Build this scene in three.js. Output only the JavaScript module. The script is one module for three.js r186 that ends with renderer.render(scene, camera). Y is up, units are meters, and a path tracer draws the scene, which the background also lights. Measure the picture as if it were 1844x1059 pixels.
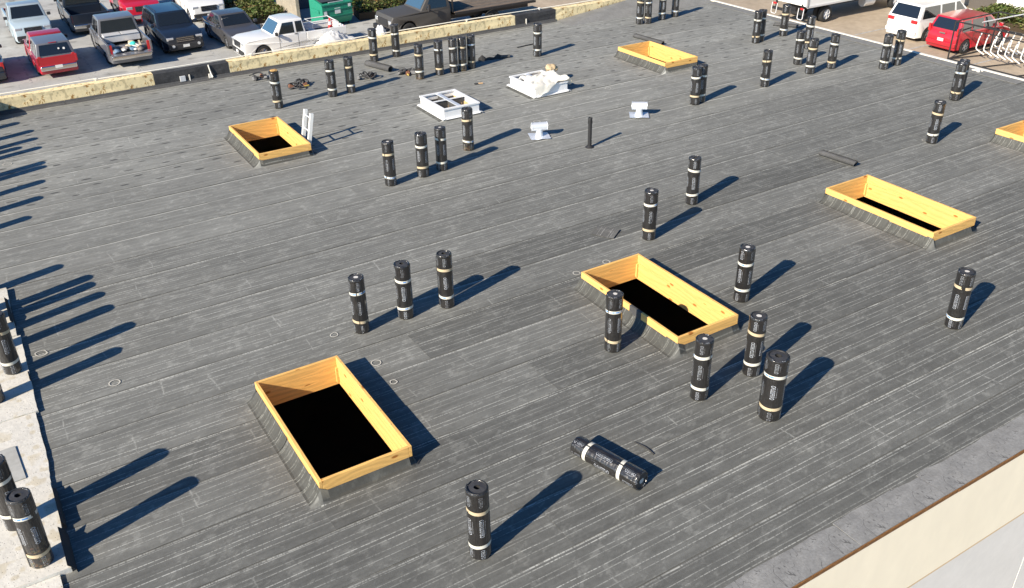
import * as THREE from 'three';
import { Sky } from 'three/addons/objects/Sky.js';
import { RoundedBoxGeometry } from 'three/addons/geometries/RoundedBoxGeometry.js';
import { mergeGeometries, mergeVertices, toCreasedNormals } from 'three/addons/utils/BufferGeometryUtils.js';

// ---------------------------------------------------------------- camera, sky, sun, exposure
const scene = new THREE.Scene();
const camera = new THREE.PerspectiveCamera(36.19, 1844 / 1059, 0.1, 600);
{
  const yaw = 0.5456, pitch = 0.5249, roll = -0.0184;
  const fw = new THREE.Vector3(Math.sin(yaw) * Math.cos(pitch), -Math.sin(pitch), -Math.cos(yaw) * Math.cos(pitch));
  const rt = new THREE.Vector3(Math.cos(yaw), 0, Math.sin(yaw));
  const up = new THREE.Vector3().crossVectors(rt, fw);
  const r2 = rt.clone().multiplyScalar(Math.cos(roll)).addScaledVector(up, Math.sin(roll));
  const u2 = up.clone().multiplyScalar(Math.cos(roll)).addScaledVector(rt, -Math.sin(roll));
  camera.position.set(0, 7.815, 0);
  camera.quaternion.setFromRotationMatrix(new THREE.Matrix4().makeBasis(r2, u2, fw.clone().negate()));
}
const renderer = new THREE.WebGLRenderer({ antialias: true });
renderer.setSize(1024, 588);
renderer.toneMapping = THREE.LinearToneMapping;
renderer.toneMappingExposure = 1.85;
renderer.shadowMap.enabled = true;
const SUN = new THREE.Vector3(-0.960 * 0.8639, 0.5037, 0.281 * 0.8639).normalize();
const sky = new Sky();
sky.name = 'sky'; sky.scale.setScalar(500); sky.userData = { kind: 'structure' };
sky.material.uniforms.sunPosition.value.copy(SUN);
sky.material.uniforms.turbidity.value = 2.5;
sky.material.uniforms.rayleigh.value = 1.2;
sky.material.uniforms.mieCoefficient.value = 0.003;
sky.material.uniforms.cloudCoverage.value = 0;
scene.add(sky);
scene.environment = new THREE.PMREMGenerator(renderer).fromScene(scene).texture;
scene.environmentIntensity = 0.13;
const sun = new THREE.DirectionalLight(0xfff1dc, 4.6);
sun.position.copy(SUN).multiplyScalar(80).add(new THREE.Vector3(15, 0, -25));
sun.target.position.set(15, 0, -25); scene.add(sun, sun.target);
sun.castShadow = true; sun.shadow.mapSize.set(4096, 4096);
Object.assign(sun.shadow.camera, { left: -50, right: 50, top: 50, bottom: -50, near: 1, far: 200 });

// ---------------------------------------------------------------- helpers
let seed = 7;
const rnd = () => { seed = (seed * 1664525 + 1013904223) >>> 0; return seed / 4294967296; };
const rr = (a, b) => a + (b - a) * rnd();
const h2 = (x, y) => { let n = Math.imul(x | 0, 374761393) + Math.imul(y | 0, 668265263); n = Math.imul(n ^ (n >>> 13), 1274126177); return ((n ^ (n >>> 16)) >>> 0) / 4294967296; };
function vn(x, y) {
  const xi = Math.floor(x), yi = Math.floor(y), f = x - xi, g = y - yi, u = f * f * (3 - 2 * f), v = g * g * (3 - 2 * g);
  return (h2(xi, yi) * (1 - u) + h2(xi + 1, yi) * u) * (1 - v) + (h2(xi, yi + 1) * (1 - u) + h2(xi + 1, yi + 1) * u) * v;
}
const fbm = (x, y, o = 4) => { let s = 0, a = 0.5, t = 0; for (let i = 0; i < o; i++) { s += a * vn(x + i * 17.3, y - i * 9.1); t += a; a *= 0.5; x *= 2.03; y *= 2.03; } return s / t; };
// tiling noise: wraps at periods px, py (lattice units)
function vnt(x, y, px, py) {
  const xi = Math.floor(x), yi = Math.floor(y), f = x - xi, g = y - yi, u = f * f * (3 - 2 * f), v = g * g * (3 - 2 * g);
  const m = (a, p) => ((a % p) + p) % p;
  const q = (a, b) => h2(m(a, px), m(b, py));
  return (q(xi, yi) * (1 - u) + q(xi + 1, yi) * u) * (1 - v) + (q(xi, yi + 1) * (1 - u) + q(xi + 1, yi + 1) * u) * v;
}
const clamp = (x, a = 0, b = 1) => Math.min(b, Math.max(a, x));
const sm = (a, b, x) => { const t = clamp((x - a) / (b - a)); return t * t * (3 - 2 * t); };
function tex(w, h, fn, srgb = true, wrap = true) {          // fn(x, y) -> [r, g, b] 0..1
  const d = new Uint8Array(w * h * 4);
  for (let y = 0; y < h; y++) for (let x = 0; x < w; x++) {
    const c = fn(x, y), i = (y * w + x) * 4;
    d[i] = clamp(c[0]) * 255; d[i + 1] = clamp(c[1]) * 255; d[i + 2] = clamp(c[2]) * 255; d[i + 3] = 255;
  }
  const t = new THREE.DataTexture(d, w, h); t.magFilter = THREE.LinearFilter; t.minFilter = THREE.LinearMipmapLinearFilter; t.generateMipmaps = true;
  if (wrap) t.wrapS = t.wrapT = THREE.RepeatWrapping;
  if (srgb) t.colorSpace = THREE.SRGBColorSpace; t.needsUpdate = true; return t;
}
const lin = (r, g, b) => new THREE.Color().setRGB(r, g, b);
const mat = (c, roughness = 0.8, o = {}) => new THREE.MeshStandardMaterial({ color: Array.isArray(c) ? lin(...c) : c, roughness, ...o });
const phys = (c, roughness, o = {}) => new THREE.MeshPhysicalMaterial({ color: Array.isArray(c) ? lin(...c) : c, roughness, ...o });
const names = {};
const numbered = n => { const k = names[n] = (names[n] ?? -1) + 1; return k ? n + '_' + String(k).padStart(3, '0') : n; };
function add(name, geo, m, parent) {
  const g = Array.isArray(geo) ? mergeGeometries(geo.map(x => { const q = x.index ? x.toNonIndexed() : x; for (const k of Object.keys(q.attributes)) if (!['position', 'normal', 'uv'].includes(k)) q.deleteAttribute(k); return q; })) : geo;
  const o = new THREE.Mesh(g, m); o.name = name; o.castShadow = o.receiveShadow = true; parent.add(o); return o;
}
function thing(name, label, category, pos = [0, 0, 0], turn = 0, group) {
  const o = new THREE.Group(); o.name = numbered(name); scene.add(o); o.position.set(...pos); o.rotation.y = turn;
  o.userData = { label, category }; if (group) o.userData.group = group; return o;
}
function single(name, label, category, geo, m, group) {
  const o = add(numbered(name), geo, m, scene); o.userData = { label, category }; if (group) o.userData.group = group; return o;
}
function struct(name, geo, m) { const o = geo ? add(name, geo, m, scene) : new THREE.Group(); if (!geo) { o.name = name; scene.add(o); } o.userData = { kind: 'structure' }; return o; }
const box = (w, h, d, x = 0, y = 0, z = 0, ry = 0, rz = 0, rx = 0) => { const g = new THREE.BoxGeometry(w, h, d); if (rx) g.rotateX(rx); if (rz) g.rotateZ(rz); if (ry) g.rotateY(ry); return g.translate(x, y, z); };
const rbox = (w, h, d, r, x = 0, y = 0, z = 0) => new RoundedBoxGeometry(w, h, d, 2, r).translate(x, y, z);
const cyl = (r0, r1, h, x = 0, y = 0, z = 0, n = 16, open = false) => new THREE.CylinderGeometry(r0, r1, h, n, 1, open).translate(x, y, z);
function tube(pts, r, n = 6, seg = 0) {
  const v = pts.map(p => new THREE.Vector3(...p)); const path = new THREE.CurvePath();
  for (let i = 0; i + 1 < v.length; i++) path.add(new THREE.LineCurve3(v[i], v[i + 1]));
  return new THREE.TubeGeometry(seg ? new THREE.CatmullRomCurve3(v) : path, seg || (v.length - 1) * 4, r, n, false);
}
const V = (x, y, z) => new THREE.Vector3(x, y, z);
// box uv in metres (per-face), so textures keep their size
function uvBox(g, s = 1, off = [0, 0]) {
  g = g.index ? g.toNonIndexed() : g; g.computeVertexNormals(); const p = g.attributes.position, n = g.attributes.normal, uv = new Float32Array(p.count * 2);
  for (let i = 0; i < p.count; i++) {
    const ax = Math.abs(n.getX(i)), ay = Math.abs(n.getY(i)), az = Math.abs(n.getZ(i));
    const [u, v] = ay >= ax && ay >= az ? [p.getX(i), p.getZ(i)] : ax >= az ? [p.getZ(i), p.getY(i)] : [p.getX(i), p.getY(i)];
    uv[2 * i] = u / s + off[0]; uv[2 * i + 1] = v / s + off[1];
  }
  g.setAttribute('uv', new THREE.BufferAttribute(uv, 2)); return g;
}
console.log('helpers ok');

// ---------------------------------------------------------------- procedural materials
const noiseBump = tex(512, 512, (x, y) => { const v = 0.5 * vnt(x / 8, y / 8, 64, 64) + 0.3 * vnt(x / 3, y / 3, 171, 171) + 0.2 * h2(x, y); return [v, v, v]; }, false);
const grainTex = (lo, hi, cell = 6) => tex(512, 512, (x, y) => {
  const v = 0.35 * vnt(x / 64, y / 64, 8, 8) + 0.3 * vnt(x / 16, y / 16, 32, 32) + 0.2 * vnt(x / cell, y / cell, Math.round(512 / cell), Math.round(512 / cell)) + 0.15 * h2(x, y);
  return lo.map((a, i) => a + (hi[i] - a) * v);
});
// asphalt of the car park: pale worn grey, oil spots and repairs
const asphaltTex = tex(1024, 1024, (x, y) => {
  const n = 0.4 * vnt(x / 128, y / 128, 8, 8) + 0.25 * vnt(x / 32, y / 32, 32, 32) + 0.2 * vnt(x / 8, y / 8, 128, 128) + 0.15 * h2(x, y);
  const crack = Math.abs(vnt(x / 90 + 3, y / 90, 1024 / 90 | 0, 1024 / 90 | 0) - 0.5) < 0.006 ? 0.8 : 1;
  const oil = 1 - 0.16 * sm(0.66, 0.95, vnt(x / 60 + 40, y / 60 + 11, 17, 17));
  const v = (0.58 + 0.16 * n) * crack * oil; return [v * 1.0, v, v * 0.975];
});
const asphalt = mat(0xffffff, 0.93, { map: asphaltTex, bumpMap: noiseBump, bumpScale: 0.004 });
const sandy = mat(0xffffff, 0.95, { map: grainTex([0.46, 0.40, 0.32], [0.66, 0.59, 0.49]), bumpMap: noiseBump, bumpScale: 0.004 });

// roof sheets: mineral-dusted black felt with printed chalk lay lines; 8 m by 0.915 m per repeat
function sheetTex(s, far, spots) {
  const W = 2048, H = 256, d = new Uint8Array(W * H * 4), px = 8 / W, L = [];
  const offs = far ? [[0.062, 1.15, 0.014], [0.36, 0.2, 0.02], [0.52, 0.25, 0.012], [0.70, 0.2, 0.02]] : [[0.060, 1.15, 0.010], [0.092, 0.9, 0.006], [0.225, 0.85, 0.006], [0.305, 0.9, 0.006], [0.455, 0.85, 0.006], [0.51, 0.9, 0.006], [0.665, 0.85, 0.006], [0.745, 0.8, 0.006]];
  offs.forEach(([o, a, w], i) => L.push({ o: o + (h2(i, s) - 0.5) * 0.022, a: a * (0.7 + 0.6 * h2(i + 9, s)), w, k: i }));
  const sc = []; seed = 1000 + s;
  for (let i = 0; i < (far ? 4 : 6); i++) sc.push([rnd() * 8, rnd() * 0.8, rr(0.12, 0.55), rr(-0.12, 0.12), rr(0.007, 0.014), rr(0.15, 0.65)]);
  const dk = []; if (spots) for (let r = 0; r < 2; r++) for (let i = 0; i < 9; i++) dk.push([(i + 0.5 * (r % 2) + 0.16 * rnd()) * 8 / 9, 0.22 + 0.44 * r + 0.05 * rnd(), rr(0.08, 0.13), rr(0.03, 0.042), rr(0.45, 0.95)]);
  for (let y = 0; y < H; y++) for (let x = 0; x < W; x++) {
    const X = x * px, Z = y / H * 0.915;
    let v = (spots ? 0.50 : far ? 0.485 : s > 6 ? 0.432 : 0.380) + 0.045 * (vnt(x / 64, y / 32 + s * 3, 32, 99) - 0.5) + 0.04 * (vnt(x / 180, y / 7 + s, 2048 / 180 | 0, 999) - 0.5) + 0.03 * (vnt(x / 9, y / 9, 227, 99) - 0.5) + 0.05 * (h2(x + s * 77, y) - 0.5);  // base tone steps up with distance, imitating brightening at grazing view
    let w = 0;
    for (const l of L) {
      const yy = l.o + 0.010 * (vnt(x / 130 + l.k * 5 + s, l.k, 2048 / 130 | 0, 99) - 0.5);
      const dd = Math.abs(Z - yy) / l.w; if (dd > 1.6) continue;
      const dash = far ? 0.55 + 0.6 * vnt(x / 60 + s, l.k, 34, 99) : (0.35 + 0.65 * sm(0.25, 0.45, vnt(x / 3.2 + l.k * 31, s + l.k, 640, 99))) * (0.35 + 0.65 * vnt(x / 70, l.k + s * 3, 29, 99));
      w = Math.max(w, (1 - sm(0.5, 1.6, dd)) * l.a * dash);
    }
    for (const q of sc) {
      let dx = X - q[0] - (Z - q[1]) * q[3]; if (dx > 4) dx -= 8; if (dx < -4) dx += 8;
      if (Z > q[1] && Z < q[1] + q[2] && Math.abs(dx) < q[4] * 2) w = Math.max(w, q[5] * (1 - Math.abs(dx) / q[4] / 2) * sm(0.25, 0.6, vn(x / 3 + s, y / 10)));
    }
    const dn = 0.5 * vnt(x / 34 + 7 * s, y / 26, 60, 99) + 0.3 * vnt((x + y) / 13, (y - x * 0) / 11 + s, 157, 99) + 0.2 * vnt(x / 5, y / 5, 409, 99); v += sm(0.55, 0.8, dn) * 0.07;
    for (const q of dk) { const e = ((X - q[0]) / q[2]) ** 2 + ((Z - q[1]) / q[3]) ** 2; if (e < 1.4) v *= 1 - q[4] * 0.55 * (1 - sm(0.5, 1.4, e)); }
    v = v + (0.72 - v) * clamp(w) * 0.95;
    const i = (y * W + x) * 4; d[i] = clamp(v * 1.005) * 255; d[i + 1] = clamp(v) * 255; d[i + 2] = clamp(v * 0.985) * 255; d[i + 3] = 255;
  }
  const t = new THREE.DataTexture(d, W, H); t.magFilter = THREE.LinearFilter; t.minFilter = THREE.LinearMipmapLinearFilter; t.generateMipmaps = true;
  t.wrapS = THREE.RepeatWrapping; t.colorSpace = THREE.SRGBColorSpace; t.needsUpdate = true; return t;
}
const sheetBump = noiseBump.clone(); sheetBump.repeat.set(16, 2); sheetBump.needsUpdate = true;
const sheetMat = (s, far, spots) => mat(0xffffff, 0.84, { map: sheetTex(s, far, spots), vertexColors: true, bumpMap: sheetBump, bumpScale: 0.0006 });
const nearSheets = [1, 2, 3, 4, 5, 6].map(s => sheetMat(s, false)), midSheets = [15, 16, 17].map(s => sheetMat(s, true, false)), palerSheets = [7, 8, 9, 10].map(s => sheetMat(s, false)), farSheets = [11, 12, 13, 14].map(s => sheetMat(s, true, true));  // farther sheets painted paler for the brightening that rough felt shows from afar
const darkenedFelt = [1, 4].map(s => mat([0.60, 0.60, 0.585], 0.9, { map: nearSheets[s - 1].map, vertexColors: true }));  // near-sheet felt darkened in colour to offset direct sun on the upturned slopes
seed = 42;
// timber of the skylight curbs
const woodTex = s => tex(1024, 256, (x, y) => {
  const X = x / 1024, w = 5 * vn(X * 3 + s * 9, y / 256 * 1.2) + 0.6 * vn(X * 14, y / 20 + s);
  const ring = 0.5 + 0.5 * Math.sin((y / 256 * 9 + w) * 3.1);
  const f = 0.80 + 0.07 * ring + 0.10 * (vn(x / 60, y / 2.2 + s * 40) - 0.5) + 0.05 * (h2(x, y + s) - 0.5);
  const kn = [[0.2 + 0.13 * s % 0.7, 0.4], [0.62, 0.63], [0.85, 0.25]].reduce((m, k) => Math.max(m, 1 - sm(0.4, 1, Math.hypot((X - k[0]) * 40, (y / 256 - k[1]) * 11))), 0);
  return [clamp(f * 1.08 - 0.25 * kn), clamp(f * 0.85 - 0.30 * kn), clamp(f * 0.49 - 0.25 * kn)];
});
const woods = [1, 2, 3].map(s => mat(0xffffff, 0.72, { map: woodTex(s), bumpMap: noiseBump, bumpScale: 0.0015 }));

// ---------------------------------------------------------------- ground and car park
const GY = -4;
{
  const g = new THREE.PlaneGeometry(600, 600).rotateX(-Math.PI / 2).translate(20, GY - 0.012, -60); const uv = g.attributes.uv; for (let i = 0; i < uv.count; i++) uv.setXY(i, uv.getX(i) * 75, uv.getY(i) * 75);
  struct('ground', g, sandy);
  const pk = uvBox(box(60, 0.02, 44, -1, GY - 0.010, -66), 9); struct('parking_lot', pk, asphalt);
  const sd = uvBox(box(40, 0.02, 70, 46, GY - 0.0101 + 0.0015, -21), 7, [0.3, 0.2]);
  struct('side_yard', sd, mat(0xffffff, 0.94, { map: grainTex([0.57, 0.52, 0.45], [0.73, 0.67, 0.59], 9), bumpMap: noiseBump, bumpScale: 0.004 }));
  const lm = mat([0.62, 0.62, 0.60], 0.8, { map: grainTex([0.55, 0.55, 0.55], [1, 1, 1]) });
  const mk = struct('stall_markings');
  for (const x of [-0.1, 2.45, 5.15, 8.25, 10.75, 13.5]) add('painted_line', uvBox(box(0.1, 0.004, 5.2, x, GY + 0.003, -48.2), 1), lm, mk);
  for (const z of [-30.2, -26.9, -23.6]) add('painted_line', uvBox(box(5.2, 0.004, 0.1, 41.6, GY + 0.003, z), 1), lm, mk);
}

// ---------------------------------------------------------------- the warehouse we look down on
const RX0 = -14, RX1 = 25.55, RZ0 = -27.75, RZ1 = -4.36;        // roof outline
const CURBS = [
  { n: 'C1', x: [2.31, 3.58], z: [-10.98, -8.47] }, { n: 'C2', x: [8.14, 9.40], z: [-11.08, -8.55] }, { n: 'C3', x: [14.45, 15.73], z: [-11.24, -8.69] },
  { n: 'C4', x: [5.23, 6.50], z: [-22.1, -19.76] }, { n: 'C5', x: [17.70, 18.98], z: [-22.45, -20.18] }, { n: 'C6', x: [20.50, 21.77], z: [-11.42, -8.92] },
  { n: 'S1', x: [10.27, 11.32], z: [-21.5, -20.15], up: 0.05 }, { n: 'S2', x: [13.22, 14.30], z: [-21.66, -20.35], up: 0.05 },
];
const creamTex = tex(1024, 512, (x, y) => {
  const n = 0.5 * vnt(x / 90, y / 90, 11, 5) + 0.3 * vnt(x / 25, y / 25, 41, 20) + 0.2 * h2(x, y);
  const v = 0.95 + 0.04 * n; return [v, v * 0.965, v * 0.87];
});
const weatherTex = tex(512, 512, (x, y) => {           // old cream parapet coating with rust and dirt stains
  const n = 0.45 * vnt(x / 40, y / 40, 12, 12) + 0.3 * vnt(x / 12, y / 12, 42, 42) + 0.25 * h2(x, y);
  const rust = sm(0.60, 0.80, 0.6 * vnt(x / 44 + 9, y / 36, 11, 14) + 0.4 * vnt(x / 9, y / 9, 56, 56));
  const dirt = sm(0.55, 0.85, vnt(x / 15 + 5, y / 22, 34, 23)) * 0.25;
  const a = [0.86 + 0.1 * n, 0.79 + 0.1 * n, 0.61 + 0.1 * n], b = [0.56, 0.38, 0.15], c = [0.38, 0.34, 0.27];
  return a.map((q, i) => { let r = q + (b[i] - q) * rust * 0.75; r += (c[i] - r) * dirt; return r; });
});
const tarTex = grainTex([0.13, 0.13, 0.14], [0.30, 0.30, 0.30]);
const M = {
  cream: mat(0xffffff, 0.85, { map: creamTex, bumpMap: noiseBump, bumpScale: 0.0006 }),
  white: mat([0.80, 0.79, 0.75], 0.85, { map: grainTex([0.94, 0.94, 0.94], [1, 1, 1]), bumpMap: noiseBump, bumpScale: 0.0006 }),
  weather: mat(0xffffff, 0.9, { map: weatherTex, bumpMap: noiseBump, bumpScale: 0.004 }),
  tar: mat(0xffffff, 0.75, { map: tarTex, bumpMap: noiseBump, bumpScale: 0.004 }),
  rust: mat(0xffffff, 0.85, { map: grainTex([0.34, 0.22, 0.11], [0.62, 0.45, 0.26], 4) }),
  flash: mat(0xffffff, 0.8, { map: grainTex([0.24, 0.24, 0.24], [0.36, 0.36, 0.36]), bumpMap: noiseBump, bumpScale: 0.005 }),
  oldfelt: mat(0xffffff, 0.92, { map: tex(512, 512, (x, y) => { const n = 0.4 * vnt(x / 64, y / 64, 8, 8) + 0.35 * vnt(x / 12, y / 12, 42, 42) + 0.25 * h2(x, y), ck = Math.abs(vnt(x / 22, y / 130, 23, 4) - 0.5) < 0.018 && vnt(x / 50, y / 30, 10, 17) > 0.45 ? 0.72 : 1, ck2 = Math.abs(vnt(x / 60 + 9, y / 40, 8, 13) - 0.5) < 0.008 ? 0.8 : 1; const v = (0.44 + 0.15 * n) * ck * ck2; return [v, v, v * 0.985]; }), bumpMap: noiseBump, bumpScale: 0.002 }),
  felt: mat(0xffffff, 0.85, { map: grainTex([0.42, 0.42, 0.41], [0.54, 0.54, 0.53]), bumpMap: noiseBump, bumpScale: 0.001 }), liner: mat([0.62, 0.42, 0.20], 0.8), tan: mat([0.62, 0.47, 0.28], 0.85), edge: mat([0.80, 0.77, 0.68], 0.5),
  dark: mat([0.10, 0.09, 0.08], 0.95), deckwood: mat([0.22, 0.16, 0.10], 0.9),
  alu: mat([0.72, 0.73, 0.74], 0.42, { metalness: 0.35, bumpMap: noiseBump, bumpScale: 0.001 }),
  galv: mat([0.86, 0.89, 0.92], 0.38, { metalness: 0.55, bumpMap: noiseBump, bumpScale: 0.002 }),
  black: mat([0.02, 0.02, 0.021], 0.55), steel: mat([0.03, 0.03, 0.032], 0.5, { metalness: 0.3 }),
  pvc: mat([0.78, 0.77, 0.72], 0.45), rubber: mat([0.025, 0.025, 0.025], 0.85), chrome: mat([0.72, 0.73, 0.74], 0.18, { metalness: 1 }),
  concrete: mat(0xffffff, 0.92, { map: grainTex([0.52, 0.49, 0.44], [0.70, 0.66, 0.58]), bumpMap: noiseBump, bumpScale: 0.006 }),
};
{
  const b = thing('warehouse', 'low warehouse with dark felt roof and sunlit cream side wall', 'building', [0, 0, 0]);
  // deck with real openings under every skylight
  const s = new THREE.Shape([[RX0, -RZ1], [RX1 - 0.2, -RZ1], [RX1 - 0.2, -RZ0 - 0.1], [RX0, -RZ0 - 0.1]].map(a => new THREE.Vector2(...a)));
  for (const c of CURBS) { const i = 0.036; s.holes.push(new THREE.Path([[c.x[0] + i, -c.z[1] + i], [c.x[0] + i, -c.z[0] - i], [c.x[1] - i, -c.z[0] - i], [c.x[1] - i, -c.z[1] + i]].map(a => new THREE.Vector2(...a)))); }
  const dg = new THREE.ExtrudeGeometry(s, { depth: 0.17, bevelEnabled: false }).rotateX(-Math.PI / 2).translate(0, -0.185, 0);
  add('roof_deck', dg, M.deckwood, b);
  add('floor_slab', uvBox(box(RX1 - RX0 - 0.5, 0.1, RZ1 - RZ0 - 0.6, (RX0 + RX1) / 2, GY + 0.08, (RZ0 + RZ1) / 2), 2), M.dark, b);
  // front wall: cream band above a reveal, paler panels below with upright joints
  const wx = [RX0, -3.2, 4.25, 11.70, 19.15, RX1], w = 0.2;
  add('wall_core', box(RX1 - RX0, 3.97, w, (RX0 + RX1) / 2, -2.03, RZ1 - 0.13), M.concrete, b);
  for (let i = 0; i + 1 < wx.length; i++) {
    const a = wx[i] + 0.012, c = wx[i + 1] - 0.012;
    add('wall_panel', uvBox(box(c - a, 2.5, 0.03, (a + c) / 2, -1.475 - 1.25 - 0.012, RZ1 - 0.015), 3), M.white, b);
  }
  add('wall_band', uvBox(box(RX1 - RX0, 1.40, 0.035, (RX0 + RX1) / 2, -1.445 + 0.70, RZ1 - 0.0125), 3), M.cream, b);
  add('reveal_trim', box(RX1 - RX0, 0.03, 0.03, (RX0 + RX1) / 2, -1.462, RZ1 - 0.010), M.tan, b);
  add('side_wall', uvBox(box(0.2, 4.0, RZ1 - RZ0 - 0.25, RX1 - 0.1, -2.01, (RZ0 + RZ1) / 2 - 0.1), 3), M.cream, b);
  add('side_wall', uvBox(box(0.2, 4.0, RZ1 - RZ0 - 0.25, RX0 + 0.1, -2.01, (RZ0 + RZ1) / 2 - 0.1), 3), M.cream, b);
  add('rear_wall', uvBox(box(RX1 - RX0 + 0.1, 4.0, 0.25, (RX0 + RX1) / 2, -2.02, RZ0 + 0.15), 3), M.cream, b);
  // rusty drip edge, slightly wavy, in lengths
  for (let x = -6; x < 25; x += 3.02) { const g = uvBox(box(3.0, 0.05, 0.022, x + 1.5, -0.017 + rr(-0.003, 0.003), RZ1 + 0.012, 0, rr(-0.002, 0.002)), 0.4, [rnd(), 0]); add('drip_edge', g, M.rust, b); }
  // pale metal edge on the yard side
  add('edge_trim', [box(0.10, 0.045, 9.0, RX1 - 0.03, 0.022, -22.85), box(0.11, 0.05, 4.76, RX1 - 0.025, 0.021, -15.94)], M.edge, b);
  add('edge_trim', box(2.0, 0.045, 0.10, RX1 + 0.95, 0.018, -13.55), M.edge, b);
  add('corner_post', cyl(0.03, 0.03, 0.9, RX1 + 0.05, 0.43, -13.56, 10), M.edge, b);
  add('drain_spout', [box(0.06, 0.05, 0.3, RX1 - 0.25, 0.03, -15.1, 0.5), cyl(0.05, 0.05, 0.12, RX1 - 0.33, 0.05, -15.02, 10)], M.edge, b);

  // far parapet: coated lengths and two tarred patches, all a little uneven
  const pz = -27.60, segs = [[-14, 4.62, 0], [4.62, 6.82, 1], [6.82, 17.0, 0], [17.0, 18.72, 1], [18.72, 25.4, 0]];
  for (const [a, c, t] of segs) {
    const n = Math.max(2, Math.round((c - a) / 0.25)), g = new THREE.BoxGeometry(c - a, 0.42, 0.30, n, 4, 2).translate((a + c) / 2, 0.206, pz);
    const p = g.attributes.position;
    for (let i = 0; i < p.count; i++) { const X = p.getX(i), Y = p.getY(i), Z = p.getZ(i); p.setXYZ(i, X, Y + (Y > 0.3 ? 0.025 * (vn(X * 1.7, Z * 3) - 0.5) : 0), Z + 0.025 * (vn(X * 2.1 + 7, Y * 6) - 0.5) + (t ? 0.004 : 0)); }
    add(t ? 'tarred_parapet' : 'parapet', uvBox(g, 1.6, [rnd(), 0.1]), t ? M.tar : M.weather, b);
  }
  const coat = [];
  for (const [a, c] of [[-2, 3.1], [3.1, 7.6], [7.6, 12.0], [12.0, 18.2], [18.2, 25.3]]) coat.push([a, c]);
  for (const [a, c] of coat) add('coping_conduit', tube([[a + 0.02, 0.45 + rr(0, 0.03), pz - 0.13], [(a + c) / 2, 0.45 + rr(0, 0.04), pz - 0.12], [c - 0.02, 0.45 + rr(0, 0.03), pz - 0.13]], 0.017, 6, 12), M.edge, b);
  for (const x of [3.1, 7.6, 12.0, 15.2, 18.2]) add('conduit_coupling', [cyl(0.03, 0.03, 0.08, 0, 0, 0, 8).rotateZ(Math.PI / 2).translate(x, 0.47, pz - 0.13), box(0.03, 0.06, 0.06, x, 0.435, pz - 0.13)], M.edge, b);
  // felt turned up at the foot of the parapet
  for (let x = -2; x < 18.6; x += 4.15) {
    const s2 = new THREE.Shape([[0, 0], [0.12, 0], [0.10, 0.012], [0.03, 0.05], [0.012, 0.10], [0, 0.10]].map(q => new THREE.Vector2(...q)));
    const L = Math.min(4.14, 18.7 - x); add('base_flashing', uvBox(new THREE.ExtrudeGeometry(s2, { depth: L, bevelEnabled: false }).rotateY(-Math.PI / 2).translate(x + L, 0.006, -27.435), 1.3, [rnd(), 0]), M.flash, b);
  }
  // felt cricket that climbs the parapet towards the far corner
  {
    const g = new THREE.BufferGeometry(), P = [[18.7, 0.012, -27.42], [18.7, 0.012, -26.5], [25.3, 0.012, -26.3], [25.3, 0.44, -27.42], [22.0, 0.36, -27.42]];
    g.setAttribute('position', new THREE.Float32BufferAttribute([0, 1, 4, 1, 2, 4, 2, 3, 4].flatMap(i => P[i]), 3)); g.computeVertexNormals(); add('roof_cricket', uvBox(g, 1.5), M.felt, b);
  }
  // small fittings on the tarred stretches
  add('vent_box', rbox(0.16, 0.16, 0.05, 0.01, 5.42, 0.16, -27.42), M.alu, b);
  add('vent_tab', box(0.03, 0.2, 0.03, 5.62, 0.15, -27.425), M.edge, b);
  add('scupper_pipe', [tube([[6.22, 0.44, -27.44], [6.25, 0.2, -27.40], [6.28, 0.08, -27.36]], 0.02, 6, 8), box(0.10, 0.12, 0.05, 6.22, 0.12, -27.40)], M.edge, b);
  add('vent_tab', box(0.03, 0.2, 0.03, 17.45, 0.16, -27.425), M.edge, b);
  // raised return wall at the left end whose shade reaches the corner of the picture
  add('return_wall', uvBox(box(1.6, 0.46, 0.62, -0.42, 0.235, -27.13), 1), M.concrete, b);
}
console.log('warehouse ok');

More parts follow.
